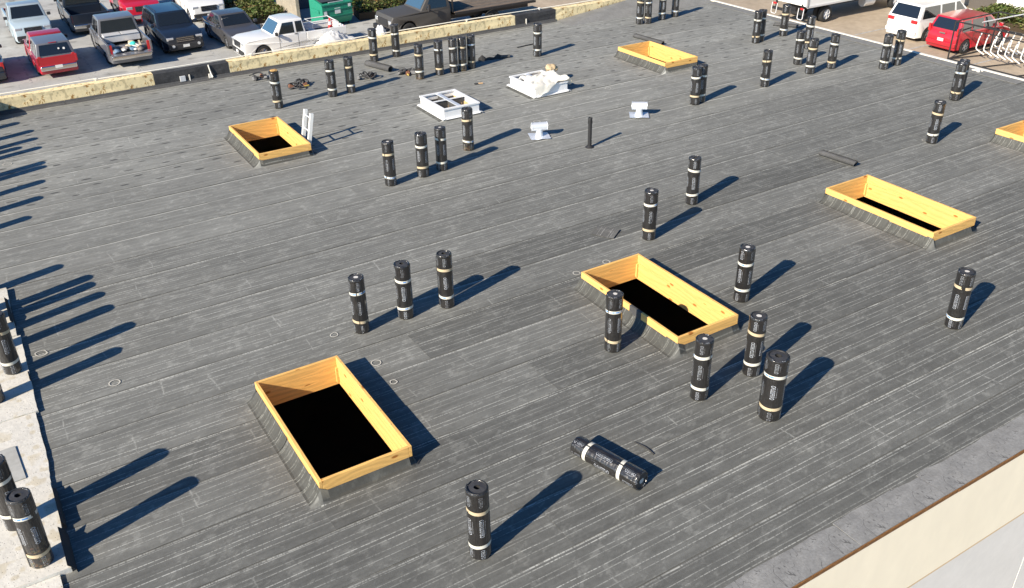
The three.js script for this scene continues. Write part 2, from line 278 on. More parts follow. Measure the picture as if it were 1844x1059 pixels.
// ---------------------------------------------------------------- roof covering: lapped felt sheets
{
  const roof = struct('roof_surface');
  const PITCH = 0.875, MX0 = -0.85, MX1 = RX1 - 0.09, holes = CURBS;
  const turnUp = (x, z, row) => {
    let y = 0;
    for (const c of holes) {
      const u = c.up ?? 0.16 + 0.05 * h2(row, 3) , fr = c.up ? 0.04 : 0.135;
      const dx = c.x[0] - x, dz = z - c.z[1], e = sm(c.z[0] - 0.10, c.z[0] - 0.0, z) * (1 - sm(c.z[1] + 0.0, c.z[1] + 0.12, z));
      if (dx >= -0.01 && dx < 0.20) y = Math.max(y, u * Math.pow(1 - Math.max(dx, 0) / 0.20, 2.2) * e);
      const e2 = sm(c.x[0] - 0.08, c.x[0], x) * (1 - sm(c.x[1], c.x[1] + 0.06, x));
      if (dz >= -0.01 && dz < 0.11) y = Math.max(y, fr * Math.pow(1 - Math.max(dz, 0) / 0.11, 2.2) * e2);
    }
    return y;
  };
  let row = 0;
  for (let zf = -16.68 - 13 * PITCH; zf < -4.75; zf += PITCH, row++) {
    const z0 = Math.max(zf, -27.44), z1 = Math.min(zf + PITCH + 0.035, -4.66);
    if (z1 - z0 < 0.05) continue;
    const cuts = [MX0 + (zf > -17.2 && zf < -15 ? 0.1 : 0.12 * (h2(row, 8) - 0.6))]; let cx = cuts[0] + 3 + 8 * h2(row, 1); while (cx < MX1 - 2) { cuts.push(cx); cx += 9.85; } cuts.push(MX1);
    for (let k = 0; k + 1 < cuts.length; k++) {
      const a = cuts[k] - (k ? 0.1 : 0), bx = cuts[k + 1], lift = k % 2 ? 0.0035 : 0;
      const xs = new Set(), zs = new Set();
      for (let x = a; x < bx - 0.04; x += 0.14) xs.add(+x.toFixed(4)); xs.add(+bx.toFixed(4)); xs.add(+a.toFixed(4));
      for (let i = 0; i <= 7; i++) zs.add(+(z0 + (z1 - z0) * i / 7).toFixed(4));
      for (const c of holes) {
        if (c.z[1] + 0.2 < z0 || c.z[0] - 0.2 > z1) continue;
        for (const d of [0.24, 0.20, 0.17, 0.14, 0.105, 0.075, 0.05, 0.028, 0.012, 0.003]) { const x = c.x[0] - d; if (x > a && x < bx) xs.add(+x.toFixed(4)); }
        for (const x of [c.x[1] + 0.003, c.x[1] + 0.06]) if (x > a && x < bx) xs.add(+x.toFixed(4));
        for (const z of [c.z[0] - 0.003, c.z[0] - 0.1, c.z[1] + 0.003, c.z[1] + 0.02, c.z[1] + 0.05, c.z[1] + 0.085, c.z[1] + 0.115]) if (z > z0 && z < z1) zs.add(+z.toFixed(4));
      }
      const X = [...xs].sort((p, q) => p - q), Z = [...zs].sort((p, q) => p - q);
      const pos = [], uv = [], col = [], idx = [], idu = [], off = h2(row, k + 20), tone = 0.92 + 0.16 * h2(row, k + 5);
      const edge = (x, z, i) => i === 0 && k === 0 ? 0.05 * (vn(z * 5, row) - 0.5) : 0;
      for (let j = 0; j < Z.length; j++) for (let i = 0; i < X.length; i++) {
        const x = X[i], z = Z[j], t = (z - z0) / (z1 - z0);
        const wob = 0.005 * (fbm(x * 1.3, z * 1.7, 2) - 0.5) + 0.004 * (vn(x * 4, z * 2 + row) - 0.5);
        pos.push(x + edge(x, z, i), 0.006 + 0.007 * t + lift + wob + turnUp(x, z, row), z + (j === Z.length - 1 ? 0.012 * (vn(x * 0.9, row * 3) - 0.5) : 0));
        uv.push(x / 8 + off, (z - zf) / 0.915);
        const n = tone * (0.86 + 0.28 * fbm(x * 0.55 + row * 4, z * 2.2, 3)) * (0.88 + 0.24 * fbm(x * 0.22 + 3, z * 0.3 + 5, 3));
        col.push(n * 0.975, n, n * 0.955);
      }
      const w = X.length;
      for (let j = 0; j + 1 < Z.length; j++) for (let i = 0; i + 1 < w; i++) {
        const mx = (X[i] + X[i + 1]) / 2, mz = (Z[j] + Z[j + 1]) / 2;
        if (holes.some(c => mx > c.x[0] - 0.002 && mx < c.x[1] + 0.002 && mz > c.z[0] - 0.002 && mz < c.z[1] + 0.002)) continue;
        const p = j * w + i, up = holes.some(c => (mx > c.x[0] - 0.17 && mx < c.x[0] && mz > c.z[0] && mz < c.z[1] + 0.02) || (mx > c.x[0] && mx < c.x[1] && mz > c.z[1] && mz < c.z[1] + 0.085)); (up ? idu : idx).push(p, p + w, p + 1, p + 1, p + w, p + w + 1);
      }
      const g = new THREE.BufferGeometry(); g.setAttribute('position', new THREE.Float32BufferAttribute(pos, 3)); g.setAttribute('uv', new THREE.Float32BufferAttribute(uv, 2)); g.setAttribute('color', new THREE.Float32BufferAttribute(col, 3)); g.setIndex(idx); g.computeVertexNormals();
      const far = zf < -17.4; if (idu.length) { const gu = g.clone(); gu.setIndex(idu); add('felt_upstand', gu, darkenedFelt[(row + k) % 2], roof); }  // upturned cells split off to take the felt darkened against the sun
      add('felt_sheet', g, far ? (zf < -20.6 ? farSheets[(row + k) % 4] : midSheets[(row + k) % 3]) : zf < -12 + 6 * (h2(row, k + 31) - 0.5) ? palerSheets[(row * 2 + k * 3) % 4] : nearSheets[(row * 2 + k * 3) % 6], roof);
    }
  }
  // grey older felt along the front edge, in patched lengths
  let x = -0.4; let i = 0;
  while (x < 25) {
    const L = rr(1.3, 3.4), d = rr(0.36, 0.46), g = new THREE.BoxGeometry(Math.min(L, 25.4 - x) - 0.008, 0.012, d, Math.round(L * 6), 1, 4).translate(x + L / 2, 0.020 + (i++ % 2) * 0.004, RZ1 - d / 2 + 0.012), p = g.attributes.position;
    for (let j = 0; j < p.count; j++) { const X = p.getX(j), Z = p.getZ(j); p.setY(j, p.getY(j) + 0.012 * (vn(X * 5, Z * 7) - 0.5)); if (Z < RZ1 - d + 0.05) p.setZ(j, Z + 0.05 * (vn(X * 3, i) - 0.5)); }
    add('edge_strip', uvBox(g, 0.9, [rnd(), rnd()]), M.oldfelt, roof); x += L;
  }
  // edge strip beside the yard
  for (let z = -26.4; z < -13.9; z += 3.1) add('edge_strip', uvBox(box(0.42, 0.01, Math.min(3.09, -13.7 - z), RX1 - 0.32, 0.026 + 0.003 * h2(z * 7, 1), z + Math.min(3.09, -13.7 - z) / 2), 0.9, [rnd(), rnd()]), M.felt, roof);
  // chalk rings drawn round the fastener plates
  const chalk = mat([0.55, 0.53, 0.47], 0.95);
  for (const [cx, cz, r] of [[0.62, -12.52, 0.085], [3.90, -11.97, 0.07], [4.13, -10.86, 0.08], [4.14, -10.26, 0.06], [8.35, -11.5, 0.07], [9.05, -11.55, 0.075], [9.55, -10.6, 0.07], [12.2, -18.7, 0.09], [15.4, -19.9, 0.09], [0.25, -23.25, 0.1], [-0.2, -14.0, 0.09], [19.15, -12.3, 0.08]]) {
    const g = new THREE.RingGeometry(r - 0.014, r, 22, 1).rotateX(-Math.PI / 2), p = g.attributes.position; for (let j = 0; j < p.count; j++) { const X = p.getX(j), Z = p.getZ(j), s = 1 + 0.25 * (vn(Math.atan2(X, Z) * 1.5 + cx * 9, cz) - 0.5); p.setXYZ(j, X * s, 0, Z * s); }
    g.translate(cx, 0.024, cz); add('chalk_ring', g, chalk, roof);
  }
  // white coated old roof left of the new felt
  const wt = tex(1024, 1024, (x, y) => {
    const n = 0.4 * vnt(x / 70, y / 70, 14, 14) + 0.3 * vnt(x / 18, y / 18, 56, 56) + 0.3 * h2(x, y), st = sm(0.62, 0.85, vnt(x / 44 + 3, y / 44, 23, 23)), sp = h2(x >> 2, y >> 2) > 0.988 ? 0.55 : 1;
    const v = (0.74 + 0.12 * n) * sp; return [v * (1 - 0.06 * st), v * (0.985 - 0.08 * st), v * (0.94 - 0.12 * st)];
  });
  const wm = mat(0xffffff, 0.9, { map: wt, bumpMap: noiseBump, bumpScale: 0.003 });
  for (const [z0, z1, e, h] of [[-27.1, -20.3, -0.60, 0.045], [-20.3, -16.55, -0.62, 0.045], [-16.55, -14.7, -0.42, 0.08], [-14.7, -12.35, -0.40, 0.065], [-12.35, -10.6, -0.47, 0.05], [-10.6, -8.9, -0.50, 0.09], [-8.9, -4.5, -0.66, 0.05]]) {
    const g = new THREE.BoxGeometry(13.3 + e - 0.0, h, z1 - z0 - 0.006, 20, 1, 24).translate((-13.3 + e) / 2, h / 2 - 0.003, (z0 + z1) / 2), p = g.attributes.position;
    for (let j = 0; j < p.count; j++) if (p.getX(j) > e - 0.1) p.setX(j, p.getX(j) + 0.03 * (vn(p.getZ(j) * 1.6, 4) - 0.5) + 0.012 * (vn(p.getZ(j) * 11, 9) - 0.5) - 0.03 * (p.getZ(j) - z0) / (z1 - z0));
    add('coated_deck', uvBox(g, 2.2, [rnd(), rnd()]), wm, roof);
  }
  add('deck_patch', uvBox(box(0.72, 0.012, 0.78, -1.15, 0.058, -11.25, 0.06), 1.4), mat(0xffffff, 0.9, { map: grainTex([0.60, 0.60, 0.58], [0.72, 0.72, 0.70]) }), roof);
  // torn flaps standing up at the felt edge
  const flap = (x, z, w, h, t) => { const g = new THREE.PlaneGeometry(w, h, 6, 3), p = g.attributes.position; for (let j = 0; j < p.count; j++) { const yy = p.getY(j) + h / 2; p.setXYZ(j, p.getX(j) + 0.02 * (vn(p.getX(j) * 9, yy * 9) - 0.5), yy + (yy > 0.01 ? 0.05 * (vn(p.getX(j) * 14 + z, 2) - 0.4) : 0), -t * yy * yy / h); } g.rotateY(Math.PI / 2).translate(x, 0.01, z); g.computeVertexNormals(); add('felt_flap', g, flapMat, roof); };
  const flapMat = mat([0.035, 0.035, 0.036], 0.8, { side: THREE.DoubleSide });
  flap(-0.43, -15.6, 0.9, 0.13, 0.5); flap(-0.46, -10.05, 0.75, 0.12, 0.4); flap(-0.47, -9.2, 0.7, 0.16, 0.5); flap(-0.42, -13.35, 0.3, 0.07, 0.3);
  // small slit flap near the lying roll, short dark strip by the parapet
  add('felt_flap', tube([[6.27, 0.02, -7.23], [6.32, 0.03, -7.06], [6.33, 0.02, -6.90]], 0.012, 5, 8), flapMat, roof);
}
console.log('roof ok');
// ---------------------------------------------------------------- skylight curbs of raw timber
const nailMat = mat([0.30, 0.30, 0.31], 0.5, { metalness: 0.6 });
function curb(c, label) {
  const [x0, x1] = c.x, [z0, z1] = c.z, w = x1 - x0, l = z1 - z0, T = 0.042;
  const g = thing('skylight_curb', label, 'skylight curb', [(x0 + x1) / 2, 0, (z0 + z1) / 2], 0, 'open timber skylight curbs');
  let k = Math.round(x0 * 3);
  const board = (lx, ly, lz, x, y, z, turn) => {
    let q = rbox(lx, ly, lz, 0.004, 0, 0, 0); q = q.index ? q.toNonIndexed() : q; const p = q.attributes.position, uv = new Float32Array(p.count * 2), off = (k * 0.37) % 1;
    for (let i = 0; i < p.count; i++) { uv[2 * i] = (turn ? p.getZ(i) : p.getX(i)) / 2.6 + off; uv[2 * i + 1] = (p.getY(i) + (turn ? p.getX(i) : p.getZ(i))) / 0.30 + off * 3; }
    q.setAttribute('uv', new THREE.BufferAttribute(uv, 2)); const m = add('board', q, woods[k++ % 3], g); m.position.set(x, y, z); m.rotation.set(0.004 * (h2(k, 2) - 0.5), 0.003 * (h2(k, 7) - 0.5), 0.004 * (h2(k, 5) - 0.5)); return m;
  };
  const rows = c.n === 'C1' ? [[0.303, 0.120], [0.118, -0.03], [-0.032, -0.18]] : [[0.303, 0.145], [0.142, -0.18]];
  for (const [a, b] of rows) {
    const h = a - b, y = (a + b) / 2;
    board(T, h, l, -w / 2 + T / 2, y, 0, true); board(T, h, l, w / 2 - T / 2, y, 0, true);
    board(w - 2 * T - 0.002, h, T, 0, y, -l / 2 + T / 2, false); board(w - 2 * T - 0.002, h, T, 0, y, l / 2 - T / 2, false);
  }
  for (const [sx, sz] of [[1, -1], [-1, -1], [1, 1], [-1, 1]]) add('corner_block', box(0.035, 0.26, 0.035, sx * (w / 2 - T - 0.02), 0.0, sz * (l / 2 - T - 0.02)), woods[1], g);
  const nl = []; for (let i = 0; i < 7; i++) nl.push(cyl(0.006, 0.006, 0.006, 0, 0, 0, 6).translate(w / 2 - T / 2 * (1 + h2(i, 3) * 0.5), 0.304, -l / 2 + 0.2 + i * (l - 0.4) / 6));
  add('nail_heads', nl, nailMat, g);
  return g;
}
const curbLabels = {
  C1: 'open timber skylight curb nearest the camera, left of the lying roll', C2: 'open timber skylight curb with a black roll standing in front of its left side',
  C3: 'open timber skylight curb at right, behind the lone roll in the right foreground', C4: 'open timber skylight curb with a white ladder sticking out of it',
  C5: 'open timber skylight curb farthest away, near the top centre of the roof', C6: 'timber skylight curb cut off by the right edge of the picture',
};
const curbG = {};
for (const c of CURBS) if (curbLabels[c.n]) curbG[c.n] = curb(c, curbLabels[c.n]);
// tar smear on the left rim of the middle curb, knot-hole in its right board
add('tar_smear', rbox(0.05, 0.17, 0.30, 0.01, -0.611, 0.222, 0.23), M.flash, curbG.C2);
// felt corner tags poking out at the curb corners
{
  const fm = mat([0.05, 0.05, 0.052], 0.8, { side: THREE.DoubleSide });
  for (const c of CURBS.slice(0, 6)) for (const [x, z, a] of [[c.x[1] + 0.04, c.z[1] + 0.05, 0.6], [c.x[1] - 0.1, c.z[0] - 0.10, 2.2]]) {
    const s = new THREE.Shape([[0, 0], [0.13, 0.01], [0.09, 0.05], [0.02, 0.16]].map(q => new THREE.Vector2(...q)));
    const o = add('felt_tag', new THREE.ExtrudeGeometry(s, { depth: 0.005, bevelEnabled: false }).rotateX(-1.2).rotateY(a), fm, curbG[c.n]); o.position.set(x - (c.x[0] + c.x[1]) / 2, 0.02, z - (c.z[0] + c.z[1]) / 2);
  }
}

// ---------------------------------------------------------------- metal skylight frames
function frame(c, label) {
  const [x0, x1] = c.x, [z0, z1] = c.z, w = x1 - x0, l = z1 - z0, g = thing('skylight_frame', label, 'skylight frame', [(x0 + x1) / 2, 0, (z0 + z1) / 2], 0, 'white metal skylight frames');
  const wm = mat([0.74, 0.75, 0.75], 0.42, { bumpMap: noiseBump, bumpScale: 0.001 }), t = 0.03;
  for (const s of [-1, 1]) {
    add('side_wall', box(t, 0.26, l, s * (w / 2 - t / 2), 0.15, 0), wm, g); add('side_wall', box(w - 2 * t, 0.26, t, 0, 0.15, s * (l / 2 - t / 2)), wm, g);
    add('top_rail', rbox(0.075, 0.045, l + 0.05, 0.008, s * (w / 2 - 0.015), 0.295, 0), wm, g); add('top_rail', rbox(w - 0.05, 0.045, 0.075, 0.008, 0, 0.2949, s * (l / 2 - 0.015)), wm, g);
    add('base_flange', box(0.09, 0.008, l + 0.16, s * (w / 2 + 0.04), 0.06, 0, 0, s * -0.25), wm, g); add('base_flange', box(w, 0.008, 0.09, 0, 0.055, s * (l / 2 + 0.04), 0, 0, s * 0.25), wm, g);
    add('liner_board', box(0.03, 0.34, l - 0.07, s * (w / 2 - 0.05), -0.01, 0), s > 0 ? M.liner : M.flash, g); add('liner_board', box(w - 0.14, 0.34, 0.03, 0, -0.01, s * (l / 2 - 0.05)), M.flash, g);
  }
  add('mullion', rbox(0.11, 0.03, l - 0.08, 0.006, -0.02, 0.292, 0), M.galv, g); add('mullion', rbox(w - 0.08, 0.026, 0.06, 0.006, 0, 0.2915, -0.05), wm, g); add('partition', box(0.02, 0.26, l - 0.12, -0.02, 0.145, 0), M.flash, g); add('partition', box(w - 0.12, 0.26, 0.02, 0, 0.1449, -0.05), M.flash, g);
  for (const s of [-1, 1]) add('hanger_bar', box(0.02, 0.3, 0.02, s * 0.2, 0.12, 0.32), mat([0.25, 0.17, 0.10], 0.7), g);
  return g;
}
const f1 = frame(CURBS[6], 'white metal skylight frame with four open panes, uncovered'), f2 = frame(CURBS[7], 'white metal skylight frame half covered by a plastic sheet');
void f1; void f2;
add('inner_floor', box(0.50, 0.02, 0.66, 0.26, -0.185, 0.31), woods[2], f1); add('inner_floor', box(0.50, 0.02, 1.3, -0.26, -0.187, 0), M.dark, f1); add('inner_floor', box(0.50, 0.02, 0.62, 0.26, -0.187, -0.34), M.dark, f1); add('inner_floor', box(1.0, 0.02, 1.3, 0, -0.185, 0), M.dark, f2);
{ // crumpled plastic sheet over the second frame
  const nx = 44, nz = 30, pos = [], uv = [], idx = [];
  for (let j = 0; j <= nz; j++) for (let i = 0; i <= nx; i++) {
    const u = i / nx, v = j / nz, x = -0.60 + u * 1.28 + 0.04 * Math.sin(v * 9), z = -0.10 - 0.12 * u + v * (0.98 - 0.1 * u) + 0.05 * Math.sin(u * 8);
    const over = Math.max(0, Math.abs(x) - 0.56, z - 0.70), ridge = 0.10 * Math.exp(-(((u - v) / 0.16) ** 2)) + 0.09 * Math.exp(-((u - 0.85) ** 2 + (v - 0.15) ** 2) / 0.03);
    const wr = 0.05 * fbm(u * 7 + v * 2, v * 6 - u * 3, 3) + 0.03 * Math.abs(Math.sin(u * 9 + v * 11 + 3 * vn(u * 4, v * 4)));
    pos.push(x, 0.325 + ridge + wr - Math.min(0.22, over * 1.6), z - over * 0.6 * (z > 0.7 ? 1 : 0)); uv.push(u, v);
  }
  for (let j = 0; j < nz; j++) for (let i = 0; i < nx; i++) { const p = j * (nx + 1) + i; idx.push(p, p + nx + 1, p + 1, p + 1, p + nx + 1, p + nx + 2); }
  const g = new THREE.BufferGeometry(); g.setAttribute('position', new THREE.Float32BufferAttribute(pos, 3)); g.setAttribute('uv', new THREE.Float32BufferAttribute(uv, 2)); g.setIndex(idx); g.computeVertexNormals();
  const o = single('plastic_sheet', 'crumpled milky plastic sheet thrown over the skylight frame', 'plastic sheet', g, phys([0.82, 0.79, 0.70], 0.5, { side: THREE.DoubleSide, transmission: 0.15, thickness: 0 })); o.position.set(13.76, 0, -21.0);
  const lump = new THREE.IcosahedronGeometry(0.16, 3), p = lump.attributes.position; for (let i = 0; i < p.count; i++) { const s = 0.7 + 0.6 * fbm(p.getX(i) * 9 + 5, p.getY(i) * 9 + p.getZ(i) * 7, 3); p.setXYZ(i, p.getX(i) * s * 1.2, p.getY(i) * s * 0.8, p.getZ(i) * s); } lump.computeVertexNormals();
  const q = single('paper_wad', 'tan crumpled paper wad on the far corner of the covered skylight frame', 'paper', lump, mat([0.55, 0.42, 0.25], 0.9)); q.position.set(14.42, 0.42, -21.35);
}
// ladder standing in the left far curb
{
  const g = thing('ladder', 'white ladder top sticking out of the far left timber curb', 'ladder', [5.75, GY + 0.13, -20.42]);
  const fm = mat([0.80, 0.80, 0.76], 0.45);
  const H = 4.72, dx = 1.02;
  for (const z of [-0.2, 0.2]) add('rail', rbox(0.09, Math.hypot(H, dx), 0.07, 0.006).rotateZ(-Math.atan2(dx, H)).translate(dx / 2, H / 2, z), fm, g);
  for (let i = 0; i < 15; i++) { const t = (i + 0.6) / 15; add('rung', cyl(0.017, 0.017, 0.4, 0, 0, 0, 8).rotateX(Math.PI / 2).translate(dx * t, H * t, 0), M.alu, g); }
}
// T-top vents, pipe
function tvent(x, z, turn, label) { turn -= 0.52;
  const g = thing('roof_vent', label, 'roof vent', [x, 0.02, z], turn, 'shiny T-top roof vents');
  const pl = new THREE.PlaneGeometry(0.5, 0.46, 8, 8).rotateX(-Math.PI / 2), p = pl.attributes.position; for (let i = 0; i < p.count; i++) p.setY(i, 0.012 + 0.02 * vn(p.getX(i) * 9 + x, p.getZ(i) * 9)); pl.computeVertexNormals();
  add('base_flashing', pl, M.galv, g); add('neck', cyl(0.075, 0.10, 0.20, 0, 0.11, 0, 18), M.galv, g);
  const t = new THREE.CylinderGeometry(0.10, 0.10, 0.38, 20, 1, true).rotateZ(Math.PI / 2).translate(0, 0.27, 0); add('top_tube', t, M.galv, g);
  for (const s of [-1, 1]) add('end_ring', new THREE.TorusGeometry(0.10, 0.008, 6, 20).rotateY(Math.PI / 2).translate(s * 0.19, 0.27, 0), M.galv, g);
}
M.galv.side = THREE.DoubleSide;
tvent(11.64, -17.73, 0.15, 'shiny T-top roof vent left of the black vent pipe'); tvent(14.65, -17.58, -0.1, 'shiny T-top roof vent right of the black vent pipe');
{
  const g = thing('vent_pipe', 'thin upright black vent pipe between the two shiny vents', 'pipe', [12.25, 0.012, -16.47]);
  const pr = [[0.036, 0.60], [0.036, 0.735], [0.052, 0.735], [0.052, 0.66], [0.047, 0.655], [0.047, 0.02]].map(q => new THREE.Vector2(...q)); add('pipe', new THREE.LatheGeometry(pr, 18), M.black, g);
  add('hub_ring', cyl(0.055, 0.055, 0.05, 0, 0.62, 0, 18, true), M.black, g); add('foot_collar', cyl(0.052, 0.11, 0.05, 0, 0.03, 0, 18), M.black, g);
}

// ---------------------------------------------------------------- felt rolls
function printTex(v) {                                      // pale wordmark-like print on the black wrap, not legible in the photograph
  const c = document.createElement('canvas'); c.width = 512; c.height = 1024; const x = c.getContext('2d');
  x.fillStyle = '#211f1e'; x.fillRect(0, 0, 512, 1024);
  seed = 300 + v;
  for (let i = 0; i < 260; i++) { const q = 22 + rnd() * 26 | 0; x.fillStyle = `rgba(${q},${q},${q},0.5)`; x.fillRect(rnd() * 512, rnd() * 1024, rr(2, 7), rr(20, 160)); }
  const word = (px, y0, y1, a, wd) => {
    x.fillStyle = `rgba(186,192,200,${a})`; x.strokeStyle = x.fillStyle; x.lineWidth = 5;
    x.beginPath(); x.arc(px, y0 + 14, wd * 0.45, 0, 7); x.stroke(); x.beginPath(); x.arc(px, y1 - 14, wd * 0.45, 0, 7); x.stroke();
    let y = y0 + 36; while (y < y1 - 38) { const h = rr(8, 15), k = rnd(); x.fillRect(px - wd / 2, y, wd, 3.5); if (k < 0.7) x.fillRect(px - wd / 2, y, 5, h); if (k > 0.3) x.fillRect(px + wd / 2 - 5, y, 5, h); if (k > 0.5) x.fillRect(px - 2, y, 4, h); y += h + 4; }
    x.globalAlpha = 0.6; for (let q = y0 + 30; q < y1 - 30; q += 9) x.fillRect(px + wd * 0.8, q, 6, rr(3, 8)); x.globalAlpha = 1;
  };
  for (let k = 0; k < 5; k++) { const px = 40 + k * 102 + rr(-8, 8); word(px, 395 + rr(-15, 15), 650 + rr(-20, 20), rr(0.75, 1), 32); word(px + rr(-6, 6), 40 + rr(0, 15), 200, rr(0.5, 0.9), 28); word(px, 860, 1000, rr(0.55, 0.9), 28); }
  if (v === 2) { seed = 77; for (let i = 0; i < 420; i++) { x.fillStyle = `rgba(${120 + rnd() * 60 | 0},${98 + rnd() * 40 | 0},70,0.28)`; const y = 1024 - Math.pow(rnd(), 2) * 330; x.beginPath(); x.arc(rnd() * 512, y, rr(3, 14), 0, 7); x.fill(); } }
  const t = new THREE.CanvasTexture(c); t.colorSpace = THREE.SRGBColorSpace; t.wrapS = THREE.RepeatWrapping; return t;
}
const wrapBump = tex(256, 512, (x, y) => { const v = 0.5 * vnt(x / 10, y / 70, 25, 7) + 0.3 * vnt(x / 4, y / 30, 64, 17) + 0.2 * vnt(x / 20, y / 10, 12, 51); return [v, v, v]; }, false);
const wraps = [0, 1, 2].map(v => phys(0xffffff, 0.42, { map: printTex(v), bumpMap: wrapBump, bumpScale: 0.016, clearcoat: 0.9, clearcoatRoughness: 0.12 }));
function bandTex(v) {
  return tex(256, 32, (x, y) => { const n = 0.9 + 0.1 * h2(x, y), b = (v !== 1 && x > 40 + 90 * v && x < 120 + 60 * v && y > 9 && y < 23 && h2(x >> 2, v) > 0.35); return b ? [0.32, 0.55, 0.80] : v === 1 ? [0.80 * n, 0.73 * n, 0.60 * n] : [0.86 * n, 0.85 * n, 0.80 * n]; });
}
const bands = [0, 1, 2].map(v => mat(0xffffff, 0.45, { map: bandTex(v), side: THREE.DoubleSide }));
const endTex = tex(256, 256, (x, y) => { const r = Math.hypot(x - 128, y - 128) / 128, a = Math.atan2(y - 128, x - 128) / 6.283, s = 0.5 + 0.5 * Math.sin((r * 17 + a) * 6.283 + 2 * vn(x / 20, y / 20)); const v = 0.16 + 0.11 * s + 0.06 * h2(x, y); return [v, v, v * 1.02]; });
const endMat = mat(0xffffff, 0.5, { map: endTex, bumpMap: endTex, bumpScale: 0.006 }), coreMat = mat([0.62, 0.60, 0.56], 0.6), coreDark = mat([0.12, 0.10, 0.08], 0.9);
const R0 = 0.130;
function rollBody(v) {
  const pr = [[0.118, 0.003], [0.127, 0.012], [0.130, 0.04]]; for (let i = 1; i < 14; i++) pr.push([0.130, 0.04 + i * 0.066]); pr.push([0.129, 0.972], [0.125, 0.99], [0.116, 0.998]);
  const g = new THREE.LatheGeometry(pr.map(q => new THREE.Vector2(...q)), 64), p = g.attributes.position, uv = g.attributes.uv;
  for (let i = 0; i < p.count; i++) {
    const y = p.getY(i), a = Math.atan2(p.getX(i), p.getZ(i)), c = Math.cos(a + v), s = Math.sin(a + v);
    const k = 1 + 0.035 * (vn(c * 1.6 + v * 7 + 4, y * 4 + s * 1.6) - 0.5) + 0.035 * (vn(c * 6 + 9, s * 6 + y * 2.2 + v) - 0.5) + 0.016 * (vn(c * 14 + 9, s * 14 + y * 4 + v) - 0.5) + (y > 0.94 ? 0.05 * (vn(c * 7, s * 7 + v) - 0.35) : 0) - 0.02 * Math.exp(-(((y - 0.215) / 0.03) ** 2)) - 0.02 * Math.exp(-(((y - 0.735) / 0.03) ** 2));
    p.setX(i, p.getX(i) * k); p.setZ(i, p.getZ(i) * k); uv.setY(i, y);
  }
  { const n0 = p.count, W1 = pr.length; g.computeVertexNormals(); const nn = g.attributes.normal; for (let j = 0; j < W1; j++) for (const A of [nn]) { const a = j, b = n0 - W1 + j; const m = V(A.getX(a) + A.getX(b), A.getY(a) + A.getY(b), A.getZ(a) + A.getZ(b)).normalize(); A.setXYZ(a, m.x, m.y, m.z); A.setXYZ(b, m.x, m.y, m.z); } } return g;
}
const bodyG = [0, 1, 2, 3].map(v => rollBody(v));
const endRing = (y, inner) => { const g = new THREE.RingGeometry(inner, 0.118, 32, 3).rotateX(-Math.PI / 2), p = g.attributes.position; for (let i = 0; i < p.count; i++) { const a = Math.atan2(p.getX(i), p.getZ(i)), r = Math.hypot(p.getX(i), p.getZ(i)); p.setY(i, y + 0.008 * (vn(a * 2 + 5, r * 60) - 0.5) + 0.006 * (0.12 - r) / 0.08); } g.computeVertexNormals(); return g; };
const topG = [endRing(0.996, 0.036), endRing(0.994, 0.040)];
const bandG = y => { const g = new THREE.CylinderGeometry(0.1318, 0.1318, 0.048, 40, 1, true).translate(0, y, 0), p = g.attributes.position; for (let i = 0; i < p.count; i++) { const a = Math.atan2(p.getX(i), p.getZ(i)); p.setY(i, p.getY(i) + 0.012 * Math.sin(a + y * 7)); } return g; };
const bandLo = [bandG(0.205), bandG(0.225)], bandHi = [bandG(0.725), bandG(0.745)];
const coreTube = new THREE.CylinderGeometry(0.037, 0.037, 0.20, 20, 1, true).translate(0, 0.90, 0), coreFloor = new THREE.CircleGeometry(0.037, 20).rotateX(-Math.PI / 2).translate(0, 0.80, 0), corePlug = new THREE.CylinderGeometry(0.040, 0.042, 0.02, 20).translate(0, 0.988, 0);
const coreHoleG = mergeGeometries([coreTube, coreFloor]), darkSide = mat([0.02, 0.02, 0.02], 0.9, { side: THREE.DoubleSide });
const rimG = [0, 1].map(v => { const g = new THREE.TorusGeometry(0.116, 0.0125, 7, 48).rotateX(Math.PI / 2), p = g.attributes.position; for (let i = 0; i < p.count; i++) { const a = Math.atan2(p.getX(i), p.getZ(i)), c = Math.cos(a), s = Math.sin(a), k = 1 + 0.10 * (vn(c * 6 + v * 5, s * 6) - 0.5); p.setXYZ(i, p.getX(i) * k, 0.992 + p.getY(i) + 0.020 * (vn(c * 9 + v, s * 9 + 4) - 0.4), p.getZ(i) * k); } g.computeVertexNormals(); return g; });
const seamG = new THREE.BoxGeometry(0.012, 0.93, 0.022), lipG = new THREE.TorusGeometry(0.113, 0.014, 6, 28, 4.4).rotateX(Math.PI / 2).translate(0, 0.996, 0);
let rollN = 0;
